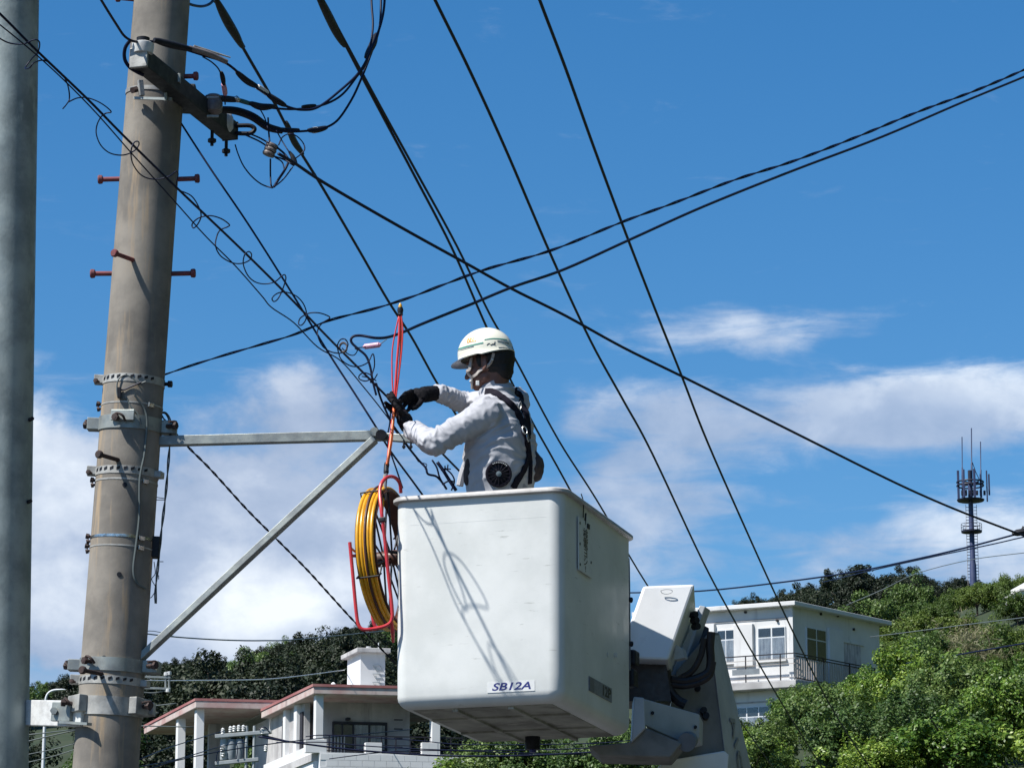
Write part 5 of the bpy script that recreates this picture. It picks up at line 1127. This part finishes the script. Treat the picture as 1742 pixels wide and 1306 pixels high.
m = MB(); c = F1.p(F1.on(567, 1160, 'w', 2.0)[0], 2.0, 0); m.lathe(c, (0, 0, 1), [(.22, 0), (.17, .1), (.10, .18), (.08, .24), (.09, .30), (.05, .36), (.01, .38)], 14).build('roof_finial', 'wall_white', HL, True)

# --- white two-storey house on the right
RD2 = 133.0
F2 = Frame(P(1352, 1021, RD2), 180 - 23.5, 48.5)    # u runs left along the lit face, w runs right along the shaded face
HR = thing('house', 'white two-storey house with a flat overhanging roof and a railed corner balcony', 'house', (F2.o.x, F2.o.y, ground_z(F2.o.x, F2.o.y)))
gz = ground_z(F2.o.x, F2.o.y) - 1.0 - F2.o.z
OV = .32                                   # eaves overhang
zs = F2.on(1352, 1158, 'w', .2)[1]         # balcony slab level
fbox(F2, 'roof', 'wall_white', HR, -.0, 6.7, -.0, 6.35, -.17, .0, bevel=.02)
wl_ = fbox(F2, 'wall', 'wall_white', HR, OV + .0, 6.4, OV, 6.0, zs, -.17)
fbox(F2, 'lower_wall', 'wall_white', HR, OV + .05, 6.4, OV + .05, 6.0, gz, zs - .28)
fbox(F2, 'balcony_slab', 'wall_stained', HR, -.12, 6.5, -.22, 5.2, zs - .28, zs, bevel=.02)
def L2(px, py): return F2.on(px, py, 'w', OV)      # lit face: (u, z)
def S2(px, py): return F2.on(px, py, 'u', OV)      # shaded face: (w, z)
fbox(F2, 'cornice', 'wall_stained', wl_, OV - .03, 6.4, OV - .03, OV - .001, -.62, -.56)
fbox(F2, 'corner_pier', 'wall_white', wl_, OV - .05, OV + .12, OV - .05, OV + .12, zs, -.17)
def win_l(x0, y0, x1, y1, cols, rows, name='window', zofs=0, w=OV):
    ua, z1 = F2.on(x1, y0, 'w', w); ub, z0 = F2.on(x0, y1, 'w', w); o = fbox(F2, name, 'window_white', HR, ua, ub, w - .05, w - .003, z0, z1)
    cuts = [0] + rows + [1]
    for c in range(cols):
        for r_ in range(len(cuts) - 1):
            a = ua + (ub - ua) * (c + .06) / cols; b_ = ua + (ub - ua) * (c + .94) / cols; t0 = z1 + (z0 - z1) * (cuts[r_ + 1] - .02); t1 = z1 + (z0 - z1) * (cuts[r_] + .025)
            fbox(F2, 'pane', 'curtain' if r_ else 'room_dark', o, a, b_, w - .058, w - .051, t0, t1); fbox(F2, 'glazing', 'glass', o, a, b_, w - .066, w - .062, t0, t1)
    fbox(F2, 'sill', 'wall_white', o, ua - .05, ub + .05, w - .12, w - .003, z0 - .07, z0 - .002)
    return o
win_l(1291, 1065, 1337, 1124, 2, [.30]); win_l(1222, 1070, 1250, 1128, 2, [.30])
for x0, x1 in ((1252, 1283), (1190, 1218)):
    ua, z1 = L2(x1, 1061); ub, z0 = L2(x0, 1134); fbox(F2, 'shutter_box', 'wall_white', HR, ua, ub, OV - .13, OV - .004, z0, z1, bevel=.01)
def win_s(x0, y0, x1, y1, cols, rows, mm='room_dark', fr='window_white'):
    wa, z1 = S2(x0, y0); wb, z0 = S2(x1, y1); z0 = S2(x0, y1)[1]; o = fbox(F2, 'window', fr, HR, OV - .05, OV - .003, wa, wb, z0, z1); cuts = [0] + rows + [1]
    for c in range(cols):
        for r_ in range(len(cuts) - 1):
            a = wa + (wb - wa) * (c + .06) / cols; b_ = wa + (wb - wa) * (c + .94) / cols; t0 = z1 + (z0 - z1) * (cuts[r_ + 1] - .02); t1 = z1 + (z0 - z1) * (cuts[r_] + .02)
            fbox(F2, 'pane', mm, o, OV - .058, OV - .051, a, b_, t0, t1); fbox(F2, 'glazing', 'glass', o, OV - .066, OV - .062, a, b_, t0, t1)
    return o
win_s(1370, 1066, 1404, 1122, 2, [.34])
wa, z1 = S2(1406, 1068); wb, z0 = S2(1431, 1110); fbox(F2, 'shutter_box', 'wall_white', HR, OV - .12, OV - .004, wa, wb, zs + .02, z1, bevel=.01)
wa, z1 = S2(1433, 1092); wb, _ = S2(1463, 1100); fbox(F2, 'door', 'curtain', HR, OV - .03, OV - .004, wa, wb, zs + .01, z1); fbox(F2, 'door_head', 'wall_white', HR, OV - .06, OV - .004, wa - .1, wb + .2, z1 + .004, z1 + .10)
for px, py in ((1395, 1044), (1424, 1047), (1451, 1070)):
    w_, z_ = S2(px, py); m = MB(); c = F2.p(OV, w_, z_); m.cyl(c, c - F2.u * .08, .05, n=8).build('wall_vent', 'dark_frame', HR)
for px, py in ((1269, 1041), (1323, 1055)):
    u_, z_ = L2(px, py); m = MB(); c = F2.p(u_, OV, z_); m.cyl(c, c - F2.w * .08, .05, n=8).build('wall_vent', 'dark_frame', HR)
# balcony railing: slim rails on the lit side, balusters on the shaded side
rl = fbox(F2, 'railing', 'dark_frame', HR, -.08, 6.4, -.19, -.15, zs + 1.0, zs + 1.04)
for z in (.82, .62, .1): fbox(F2, 'rail', 'webbing_grey', rl, -.08, 6.4, -.182, -.158, zs + z, zs + z + .022)
for u in (.5, 1.9, 3.4, 5.0, 6.2): fbox(F2, 'rail_post', 'dark_frame', rl, u, u + .035, -.185, -.155, zs, zs + 1.0)
fbox(F2, 'nameplate', 'transformer_grey', rl, 1.35, 2.45, -.20, -.186, zs + .30, zs + .52)
for z in (1.0, .9, .06): fbox(F2, 'rail', 'dark_frame', rl, -.10, -.06, -.145, 5.0, zs + z, zs + z + .035)
for k in range(34): fbox(F2, 'baluster', 'webbing_grey', rl, -.092, -.068, -.05 + k * .148, -.02 + k * .148, zs + .05, zs + .9)
for w_ in (1.6, 3.3, 4.95): fbox(F2, 'rail_post', 'dark_frame', rl, -.10, -.06, w_, w_ + .04, zs, zs + 1.0)
fbox(F2, 'planter', 'wall_white', HR, .05, .30, 1.2, 1.6, zs, zs + .5)
# lower storey window and moulding
win_l(1252, 1200, 1312, 1250, 3, [.36], w=OV + .05)
ua, z1 = F2.on(1350, 1196, 'w', OV + .05); fbox(F2, 'shutter_box', 'wall_white', HR, OV + .2, 1.1, OV - .08, OV + .046, zs - 2.2, zs - .95)
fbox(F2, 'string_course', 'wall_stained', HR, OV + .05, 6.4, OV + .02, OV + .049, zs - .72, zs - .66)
u_, z_ = L2(1270, 1173); m = MB(); c = F2.p(u_, OV + .05, z_); m.cyl(c, c - F2.w * .08, .05, n=8).build('wall_vent', 'dark_frame', HR)
# white corner of a neighbour at the right edge
c0 = P(1737, 1012, 203); HN = thing('garden_shed', 'white corner of a small building among the bushes at the hill edge', 'shed', (c0.x + 1.5, c0.y, ground_z(c0.x + 1.5, c0.y)))
Fn = Frame((c0.x, c0.y, c0.z), 10, 100); gn = ground_z(c0.x + 1.5, c0.y) - c0.z - .5
fbox(Fn, 'wall', 'wall_white', HN, 0, 3, 0, 3, gn, .25); fbox(Fn, 'eave', 'wall_stained', HN, -.1, 3.1, -.1, 3.1, .25, .36); fbox(Fn, 'parapet', 'wall_white', HN, .3, 2.9, .2, 2.8, .36, .8)

# ------------------------------------------------------------------ antenna tower
mat('tower_blue', (0.045, 0.06, 0.13), (0.035, 0.045, 0.10), 1, 0.5)
mat('tower_dark', (0.018, 0.02, 0.04), rough=0.5)
TD = 250.0
def TP(px, py): return P(px, py, TD)
tbz = P(1656, 990, TD); tg = ground_z(tbz.x, TD)
AT = thing('antenna_tower', 'slim dark blue mobile phone mast with panel antennas and two platforms', 'antenna tower', (tbz.x, TD, tg))
mx0 = tbz.x; zt_ = lambda py: P(1656, py, TD).z
s_t = 1 / PPM(TD, 850)
m = MB(); pts = [Vector((mx0, TD, tg)), Vector((mx0, TD, zt_(960))), Vector((mx0, TD, zt_(955))), Vector((mx0 - .03, TD, zt_(820)))]
m.tube(pts, [.27, .24, .19, .17], 16).build('mast', 'tower_blue', AT, True)
c = Vector((mx0 - .02, TD, zt_(904))); pf = MB(); pf.lathe(c, (0, 0, 1), [(.25, -.14), (.74, -.06), (.76, .06), (.25, .06)], 24).build('lower_platform', 'tower_dark', AT, True)
for h in (.30, .55): m = MB(); m.tube([c + Vector((math.cos(a) * .74, math.sin(a) * .74, h)) for a in [k * math.pi / 12 for k in range(24)]], .018, 5, closed=True).build('guard_rail', 'tower_dark', AT, True)
for k in range(8): a = k * math.pi / 4; q = c + Vector((math.cos(a) * .74, math.sin(a) * .74, 0)); m = MB(); m.cyl(q, q + Vector((0, 0, .56)), .018, n=5).build('guard_post', 'tower_dark', AT)
ct = Vector((mx0 - .02, TD, zt_(851))); m = MB(); m.lathe(ct, (0, 0, 1), [(.2, -.14), (.95, -.05), (1.0, .05), (.2, .08)], 24).build('upper_platform', 'tower_dark', AT, True)
for z_, r_ in ((zt_(826), .95), (zt_(820), .95)): m = MB(); m.tube([Vector((mx0 - .02 + math.cos(a) * r_, TD + math.sin(a) * r_, z_)) for a in [k * math.pi / 12 for k in range(24)]], .06, 6, closed=True).build('antenna_ring', 'tower_dark', AT, True)
for k in range(6): a = k * math.pi / 3; m = MB(); m.bar(Vector((mx0, TD, zt_(823))), Vector((mx0 + math.cos(a) * .95, TD + math.sin(a) * .95, zt_(823))), .08, .12); m.build('ring_arm', 'tower_dark', AT)
m = MB(); m.tube([Vector((mx0 - .02, TD, zt_(851))), Vector((mx0 - .02, TD, zt_(800)))], .15, 10).build('mast_head', 'tower_dark', AT, True)
def pane(px, y0, y1, dy, w=.17):
    a, b_ = P(px, y0, TD + dy), P(px, y1, TD + dy); m = MB(); m.obox(Vector((a.x - w / 2, TD + dy - .05, b_.z)), (w, 0, 0), (0, .1, 0), (0, 0, a.z - b_.z)); return m.build('panel_antenna', 'tower_blue', AT, bevel=.02)
pane(1629.5, 800, 850, -.1); pane(1639, 798, 846, -.8, .15); pane(1657, 797, 846, -.95, .17); pane(1668, 806, 846, -.6, .15); pane(1678, 800, 853, .1, .10); pane(1682, 806, 842, .0, .12)
for px, y0, r_ in ((1636.5, 743, .045), (1652.5, 728, .05), (1668, 751, .045)):
    a, b_ = TP(px, y0), TP(px + .8, 846); m = MB(); m.tube([a, a.lerp(b_, .5), a.lerp(b_, .51), b_], [r_ * .8, r_ * .8, r_ * 1.3, r_ * 1.3], 8).build('whip_antenna', 'tower_blue', AT, True)
m = MB(); m.tube([TP(1654, 786), TP(1660, 803), TP(1668, 820)], .03, 5).build('cable', 'tower_dark', AT)
for k in range(7): px = 1637 + k * 6.3; m = MB(); p = P(px, 838, TD - .5 + .2 * (k % 3)); m.cbox(p, (.16, 0, 0), (0, .16, 0), (0, 0, .34 + .1 * (k % 2))); m.build('radio_unit', 'tower_dark', AT, bevel=.02)
for s in (-1, 1):                          # cable ladders up both sides
    for k in range(34):
        z_ = tg + (zt_(860) - tg) * (k + .5) / 34
        if abs(z_ - c.z) < .2: continue
        m = MB(); m.bar(Vector((mx0 + s * .18, TD, z_)), Vector((mx0 + s * .40, TD, z_)), .04, .04); m.build('rung', 'tower_dark', AT)
    m = MB(); m.bar(Vector((mx0 + s * .39, TD, tg)), Vector((mx0 + s * .39, TD, zt_(858))), .03, .03); m.build('ladder_rail', 'webbing_grey' if s < 0 else 'tower_dark', AT)

# ------------------------------------------------------------------ transformer stand and street lamp
mat('pipe_grey', (0.36, 0.39, 0.40), (0.30, 0.32, 0.33), 3, 0.5)
XD = 85.0
def XP(px, py, d=XD): return P(px, py, d)
xg = ground_z(XP(425, 1290).x, XD)
TR = thing('transformer_stand', 'grey pole transformer bank with porcelain bushings before the red-roofed house', 'transformer', (XP(425, 1290).x, XD, xg))
for px in (420, 433):
    a = XP(px, 1234); m = MB(); m.tube([a, Vector((a.x - .02, XD, xg - .2))], .036, 12).build('post', 'pipe_grey', TR, True)
def xbar(a, b_, w, h, mm='pipe_grey', name='crossbar'): m = MB(); m.bar(a, b_, w, h); return m.build(name, mm, TR, bevel=.01)
xbar(XP(366, 1252), XP(462, 1244), .12, .09); xbar(XP(366, 1298), XP(440, 1291), .12, .09)
for px, r_ in ((381, .10), (394, .12), (408, .12)):
    a, b_ = XP(px, 1257, XD + .1), XP(px, 1292, XD + .1); m = MB(); m.lathe(b_, (0, 0, 1), [(r_ * .9, 0), (r_, .03), (r_, (a - b_).z - .06), (r_ * .9, (a - b_).z)], 18).build('transformer_can', 'transformer_grey' if px > 385 else 'pipe_grey', TR, True)
for px, py in ((379, 1243), (392, 1240), (398, 1239), (406, 1238), (414, 1238), (446, 1243), (452, 1272), (378, 1273), (379, 1281)):
    p = XP(px, py, XD - .02); m = MB(); m.lathe(p, (0, 0, 1), [(.03, -.08), (.05, -.06), (.035, -.03), (.055, -.01), (.035, .02), (.05, .04), (.02, .08)], 10).build('bushing', 'porcelain', TR, True)
for pts in ([(402, 1262), (404, 1275), (402, 1290)], [(412, 1256), (414, 1272), (413, 1288)], [(368, 1295), (370, 1280), (378, 1272)], [(440, 1240), (450, 1236), (460, 1246)]):
    m = MB(); m.tube(cr([XP(x, y, XD - .08) for x, y in pts], 4), .012, 5).build('lead_wire', 'cable_black', TR, True)
xbar(XP(446, 1250), XP(486, 1260), .05, .05, 'dark_frame', 'cable_arm')
LDp = 90.0
q = P(77, 1190, LDp); lg = ground_z(q.x, LDp)
SLm = thing('street_lamp', 'slender white street lamp with a curved arm between the two poles', 'street lamp', (q.x - .03, LDp, lg))
m = MB(); m.tube([Vector((P(73, 1306, LDp).x, LDp, lg - .2)), P(73.5, 1300, LDp), P(76, 1230, LDp), P(77.5, 1195, LDp)], [.05, .046, .04, .036], 12).build('post', 'window_white', SLm, True)
m = MB(); m.tube(cr([P(x, y, LDp) for x, y in ((77.5, 1197), (78, 1188), (81, 1180), (87, 1175), (95, 1173), (101, 1173))], 5), .03, 8).build('curved_arm', 'window_white', SLm, True)
m = MB(); a = P(97, 1173, LDp); m.ell(a + Vector((.11, 0, .0)), (Vector((.13, 0, 0)), Vector((0, .09, 0)), Vector((0, 0, .03))), 14, 8).build('lamp_head', 'window_white', SLm, True)
m = MB(); m.cbox(P(74, 1226, LDp), (.06, 0, 0), (0, .05, 0), (0, 0, .05)); m.build('bracket', 'window_white', SLm)
# ------------------------------------------------------------------ vegetation
leafmat('leaf_bright', (0.048, 0.105, 0.014), (0.125, 0.225, 0.027), (0.25, 0.34, 0.065), .26, .42)
leafmat('leaf_mid', (0.040, 0.082, 0.018), (0.080, 0.145, 0.030), (0.15, 0.21, 0.060), .25, .5)
leafmat('leaf_cloud_shade', (0.009, 0.017, 0.007), (0.015, 0.026, 0.010), (0.027, 0.040, 0.016), .15, .6)  # cloud shadow over the hills painted into the leaf colour
leafmat('leaf_slope', (0.050, 0.090, 0.014), (0.080, 0.135, 0.020), (0.12, 0.17, 0.035), .3, .55)
leafmat('leaf_dry', (0.16, 0.15, 0.07), (0.20, 0.19, 0.10), (0.26, 0.25, 0.15), .3, .6)
mat('bark', (0.085, 0.065, 0.05), (0.05, 0.04, 0.032), 3, 0.9, 0.4, 20)
rng = np.random.default_rng(11)
def leaves(n, clumps, sig, size, up=.45, aspect=.55, shell=.55, flat=.8, seed=0):
    r = np.random.default_rng(seed)
    c = r.normal(size=(clumps, 3)); c /= np.linalg.norm(c, axis=1)[:, None]; c[:, 2] = np.where(c[:, 2] < -.45, -c[:, 2] * .5, c[:, 2])
    rad = shell + (1 - shell) * r.random(clumps); c *= rad[:, None]; c[:, 2] *= flat
    bump = 1 + .22 * r.normal(size=clumps); c *= bump[:, None]
    k = r.integers(0, clumps, n); cs = sig * (.6 + .8 * r.random(clumps))
    g = r.normal(size=(n, 3)); g /= np.linalg.norm(g, axis=1)[:, None] + 1e-9
    pos = c[k] + g * (cs[k] * (.35 + .75 * r.random(n) ** .5))[:, None]
    nrm = g * .8 + c[k] * .4 + r.normal(size=(n, 3)) * .55; nrm[:, 2] += up; nrm /= np.linalg.norm(nrm, axis=1)[:, None]
    t = np.cross(nrm, r.normal(size=(n, 3))); t /= np.linalg.norm(t, axis=1)[:, None] + 1e-9; b = np.cross(nrm, t)
    s = size * (.6 + .8 * r.random(n))[:, None]
    v = np.stack([pos - t * s, pos - b * s * aspect + nrm * s * .12, pos + t * s - nrm * s * .25, pos + b * s * aspect + nrm * s * .12], 1).reshape(-1, 3)
    return v
def crown_mesh(name, mm, **k):
    v = leaves(**k); n = len(v) // 4; me = bpy.data.meshes.new(name); me.vertices.add(len(v)); me.vertices.foreach_set('co', v.ravel().astype(np.float32))
    me.loops.add(n * 4); me.loops.foreach_set('vertex_index', np.arange(n * 4, dtype=np.int32)); me.polygons.add(n); me.polygons.foreach_set('loop_start', np.arange(0, n * 4, 4, dtype=np.int32)); me.polygons.foreach_set('loop_total', np.full(n, 4, np.int32))
    me.update(); me.validate(); me.materials.append(MAT[mm]); return me
def trunk_mesh(name, seed, limbs=5, r=.05, low=-1.9):
    rr = random.Random(seed); m = MB(); top = Vector((rr.uniform(-.08, .08), rr.uniform(-.08, .08), .15))
    m.tube(cr([Vector((0, 0, low)), Vector((rr.uniform(-.05, .05), 0, low * .5)), top], 4), [r * 1.5 - r * .8 * i / 8 for i in range(9)], 7)
    for k in range(limbs):
        a = rr.uniform(0, 6.28); z = rr.uniform(-.55, .1); e = Vector((math.cos(a) * rr.uniform(.4, .75), math.sin(a) * rr.uniform(.4, .75), z + rr.uniform(.3, .7)))
        m.tube(cr([Vector((0, 0, z - .15)), e * .5 + Vector((0, 0, z * .3)), e], 3), [r * .7 - r * .5 * i / 6 for i in range(7)], 5)
    me = m.mesh(name, True); me.materials.append(MAT['bark']); return me
trunks = [trunk_mesh('trunk', s) for s in range(4)]
CR = {
 'front': [crown_mesh('crown', 'leaf_bright', n=16000, clumps=90, sig=.18, size=.034, seed=s) for s in (1, 2, 3)] ,
 'frontmid': [crown_mesh('crown', 'leaf_mid', n=15000, clumps=86, sig=.18, size=.034, seed=s) for s in (14, 15)],
 'slope': [crown_mesh('crown', 'leaf_slope', n=8000, clumps=70, sig=.21, size=.042, seed=s, flat=.7) for s in (4, 5)],
 'dark': [crown_mesh('crown', 'leaf_cloud_shade', n=12000, clumps=64, sig=.22, size=.040, seed=s) for s in (6, 7, 8, 9)],
 'mid': [crown_mesh('crown', 'leaf_mid', n=12000, clumps=64, sig=.22, size=.040, seed=s) for s in (10, 11)],
 'dry': [crown_mesh('crown', 'leaf_dry', n=900, clumps=30, sig=.3, size=.10, up=0, aspect=.12, seed=12)],
}
LABEL = {
 'front': ('leafy_bush', 'bright green broadleaf bush in the thicket below the white house', 'bush', 'bright bushes below the white house'),
 'frontmid': ('leafy_bush', 'duller mid-green bush in the thicket around the white house', 'bush', 'duller bushes around the white house'),
 'under': ('leafy_bush', 'green bush growing below the lift bucket beside the red-roofed house', 'bush', 'bushes below the lift bucket'),
 'slope': ('slope_bush', 'low light green bush covering the open slope beneath the antenna mast', 'bush', 'low bushes on the open slope'),
 'darkl': ('hill_tree', 'tree with cloud shade in its leaf colour, in the wood behind the red-roofed house', 'tree', 'dark trees behind the red-roofed house'),
 'midl': ('hill_tree', 'lighter green tree among the dark wood behind the red-roofed house', 'tree', 'lighter trees behind the red-roofed house'),
 'darkr': ('hill_tree', 'tree with cloud shade in its leaf colour, on the ridge behind the white house', 'tree', 'dark trees behind the white house'),
 'midr': ('hill_tree', 'grey-green tree just behind the roof of the white house', 'tree', 'grey-green trees behind the white house'),
 'dry': ('grass_tuft', 'tall pale dry grass tuft on the open slope beneath the mast', 'grass tuft', 'dry grass tufts on the slope'),
}
ti = [0]
def plant(kind, lab, x, y, rad, hz=1.0, lift=None):
    nm, lb, ct_, gp = LABEL[lab]; z = ground_z(x, y); ti[0] += 1; k = ti[0]
    h = rad * (.85 if lift is None else lift); root = bpy.data.objects.new(nm, None); COL.objects.link(root); root.location = (x, y, z - .1); root.empty_display_size = .3
    tag(root, lb, ct_, gp)
    a = random.uniform(0, 6.28); s = rad * random.uniform(.9, 1.12)
    c = bpy.data.objects.new('crown' if kind != 'dry' else 'blades', CR[kind][k % len(CR[kind])]); COL.objects.link(c); c.parent = root; c.location = (0, 0, h); c.rotation_euler = (random.uniform(-.12, .12), random.uniform(-.12, .12), a); c.scale = (s, s, s * hz)
    if kind != 'dry':
        t = bpy.data.objects.new('trunk', trunks[k % 4]); COL.objects.link(t); t.parent = root; t.location = (0, 0, h); t.rotation_euler = (0, 0, a); t.scale = (s * .95, s * .95, max(s * hz * .9, h / 1.85))
    return root
def proj(x, y, z):
    z -= EYE; zc = y * CP + z * SP; return CX + FPX * x / zc, CY - FPX * (-y * SP + z * CP) / zc
OUT_L = [(30, 1168), (110, 1160), (200, 1136), (300, 1124), (400, 1120), (450, 1097), (500, 1087), (540, 1077), (600, 1070), (660, 1064), (760, 1056)]
OUT_R = [(1150, 1075), (1300, 1020), (1340, 1006), (1400, 985), (1450, 968), (1500, 962), (1540, 965), (1580, 985), (1610, 1003), (1640, 994), (1680, 984), (1742, 966), (1800, 950)]
OUT_S = [(1480, 1090), (1520, 1055), (1560, 1030), (1600, 1008), (1640, 995), (1680, 984), (1742, 966), (1800, 950)]
OUT_F = [(1200, 1290), (1250, 1258), (1285, 1228), (1320, 1205), (1345, 1172), (1400, 1152), (1440, 1140), (1475, 1122), (1500, 1085), (1560, 1068), (1742, 1045), (1800, 1040)]
OUT_U = [(700, 1250), (760, 1228), (850, 1222), (1300, 1215)]
def fit(x, y, rad, hz, outline):         # crown radius that keeps a plant under the skyline of its wood
    for _ in range(9):
        px, py = proj(x, y, ground_z(x, y) + rad * (.85 + 1.0 * hz)); lim = np.interp(px, [p[0] for p in outline], [p[1] for p in outline])
        if py >= lim - 6: return rad
        rad *= .9
    return rad if py >= lim - 25 else None
def at_px(px, d): return (px - CX) / FPX * d * 1.02
def rows(kind_f, ds, px0, px1, space, rad, jit=.35, skip=None, outline=None):
    for d in ds:
        x0, x1 = at_px(px0, d), at_px(px1, d); n = max(1, int((x1 - x0) / space(d)))
        for i in range(n + 1):
            x = x0 + (x1 - x0) * (i + random.uniform(-jit, jit)) / max(1, n); y = d + random.uniform(-.4, .4) * space(d)
            if skip and skip(x, y): continue
            k, lab = kind_f(x, y); rr = rad(d) * random.uniform(.75, 1.2); hz = random.uniform(.85, 1.1)
            if outline: rr = fit(x, y, rr, hz, outline)
            if rr: plant(k, lab, x, y, rr, hz)
# left wood
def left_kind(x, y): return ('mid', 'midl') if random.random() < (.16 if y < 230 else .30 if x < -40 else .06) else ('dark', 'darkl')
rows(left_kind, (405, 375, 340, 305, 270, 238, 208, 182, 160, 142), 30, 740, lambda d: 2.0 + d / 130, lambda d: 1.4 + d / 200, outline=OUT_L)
# right ridge
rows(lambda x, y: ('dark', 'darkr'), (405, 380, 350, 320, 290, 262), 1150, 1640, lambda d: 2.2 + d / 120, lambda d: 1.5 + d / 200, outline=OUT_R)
rows(lambda x, y: ('mid', 'midr') if random.random() < .6 else ('dark', 'darkr'), (235, 210, 188, 168), 1150, 1530, lambda d: 3.2, lambda d: 1.9, outline=OUT_R)
# open slope under the mast
rows(lambda x, y: ('slope', 'slope'), (250, 236, 222, 208, 195, 182, 170, 160), 1500, 1790, lambda d: 2.2, lambda d: 1.45, outline=OUT_S)
for px, d in ((1640, 168), (1655, 170), (1668, 168), (1660, 176), (1630, 172)): plant('dry', 'dry', at_px(px, d), d, 1.5, 1.3, .9)
# thicket below the white house
def house_skip(x, y):
    q = Vector((x, y, 0)) - Vector((F2.o.x, F2.o.y, 0)); det = F2.u.x * F2.w.y - F2.u.y * F2.w.x; u = (q.x * F2.w.y - q.y * F2.w.x) / det; w = (F2.u.x * q.y - F2.u.y * q.x) / det
    return -1.2 < u < 10 and -1.2 < w < 7.5
def fk(x, y): return ('front', 'front') if random.random() < .60 else ('frontmid', 'frontmid')
rows(fk, (73, 79, 85, 91, 97, 103, 109), 1255, 1790, lambda d: 1.9, lambda d: 1.25, skip=house_skip, outline=OUT_F)
rows(fk, (116, 122, 128), 1370, 1790, lambda d: 2.2, lambda d: 1.45, skip=house_skip, outline=OUT_F)
rows(lambda x, y: ('frontmid', 'frontmid') if random.random() < .7 else ('front', 'front'), (136, 144, 152), 1490, 1790, lambda d: 2.4, lambda d: 1.6, skip=house_skip, outline=OUT_F)
rows(lambda x, y: ('frontmid', 'under') if random.random() < .8 else ('front', 'under'), (84, 92, 100), 745, 1260, lambda d: 2.2, lambda d: 1.35, outline=OUT_U)
rows(lambda x, y: ('frontmid', 'under'), (112,), 790, 1260, lambda d: 2.4, lambda d: 1.5, outline=OUT_U)

DBG = False
if DBG:
    for d in (405, 340, 270, 208, 160, 142):
        for px in (60, 300, 640, 1350, 1500): x = at_px(px, d); print('GZ', d, px, [round(v) for v in proj(x, d, ground_z(x, d))])
    for d in (75, 91, 109, 128, 150, 182, 222):
        for px in (1280, 1400, 1600): x = at_px(px, d); print('GZ', d, px, [round(v) for v in proj(x, d, ground_z(x, d))])
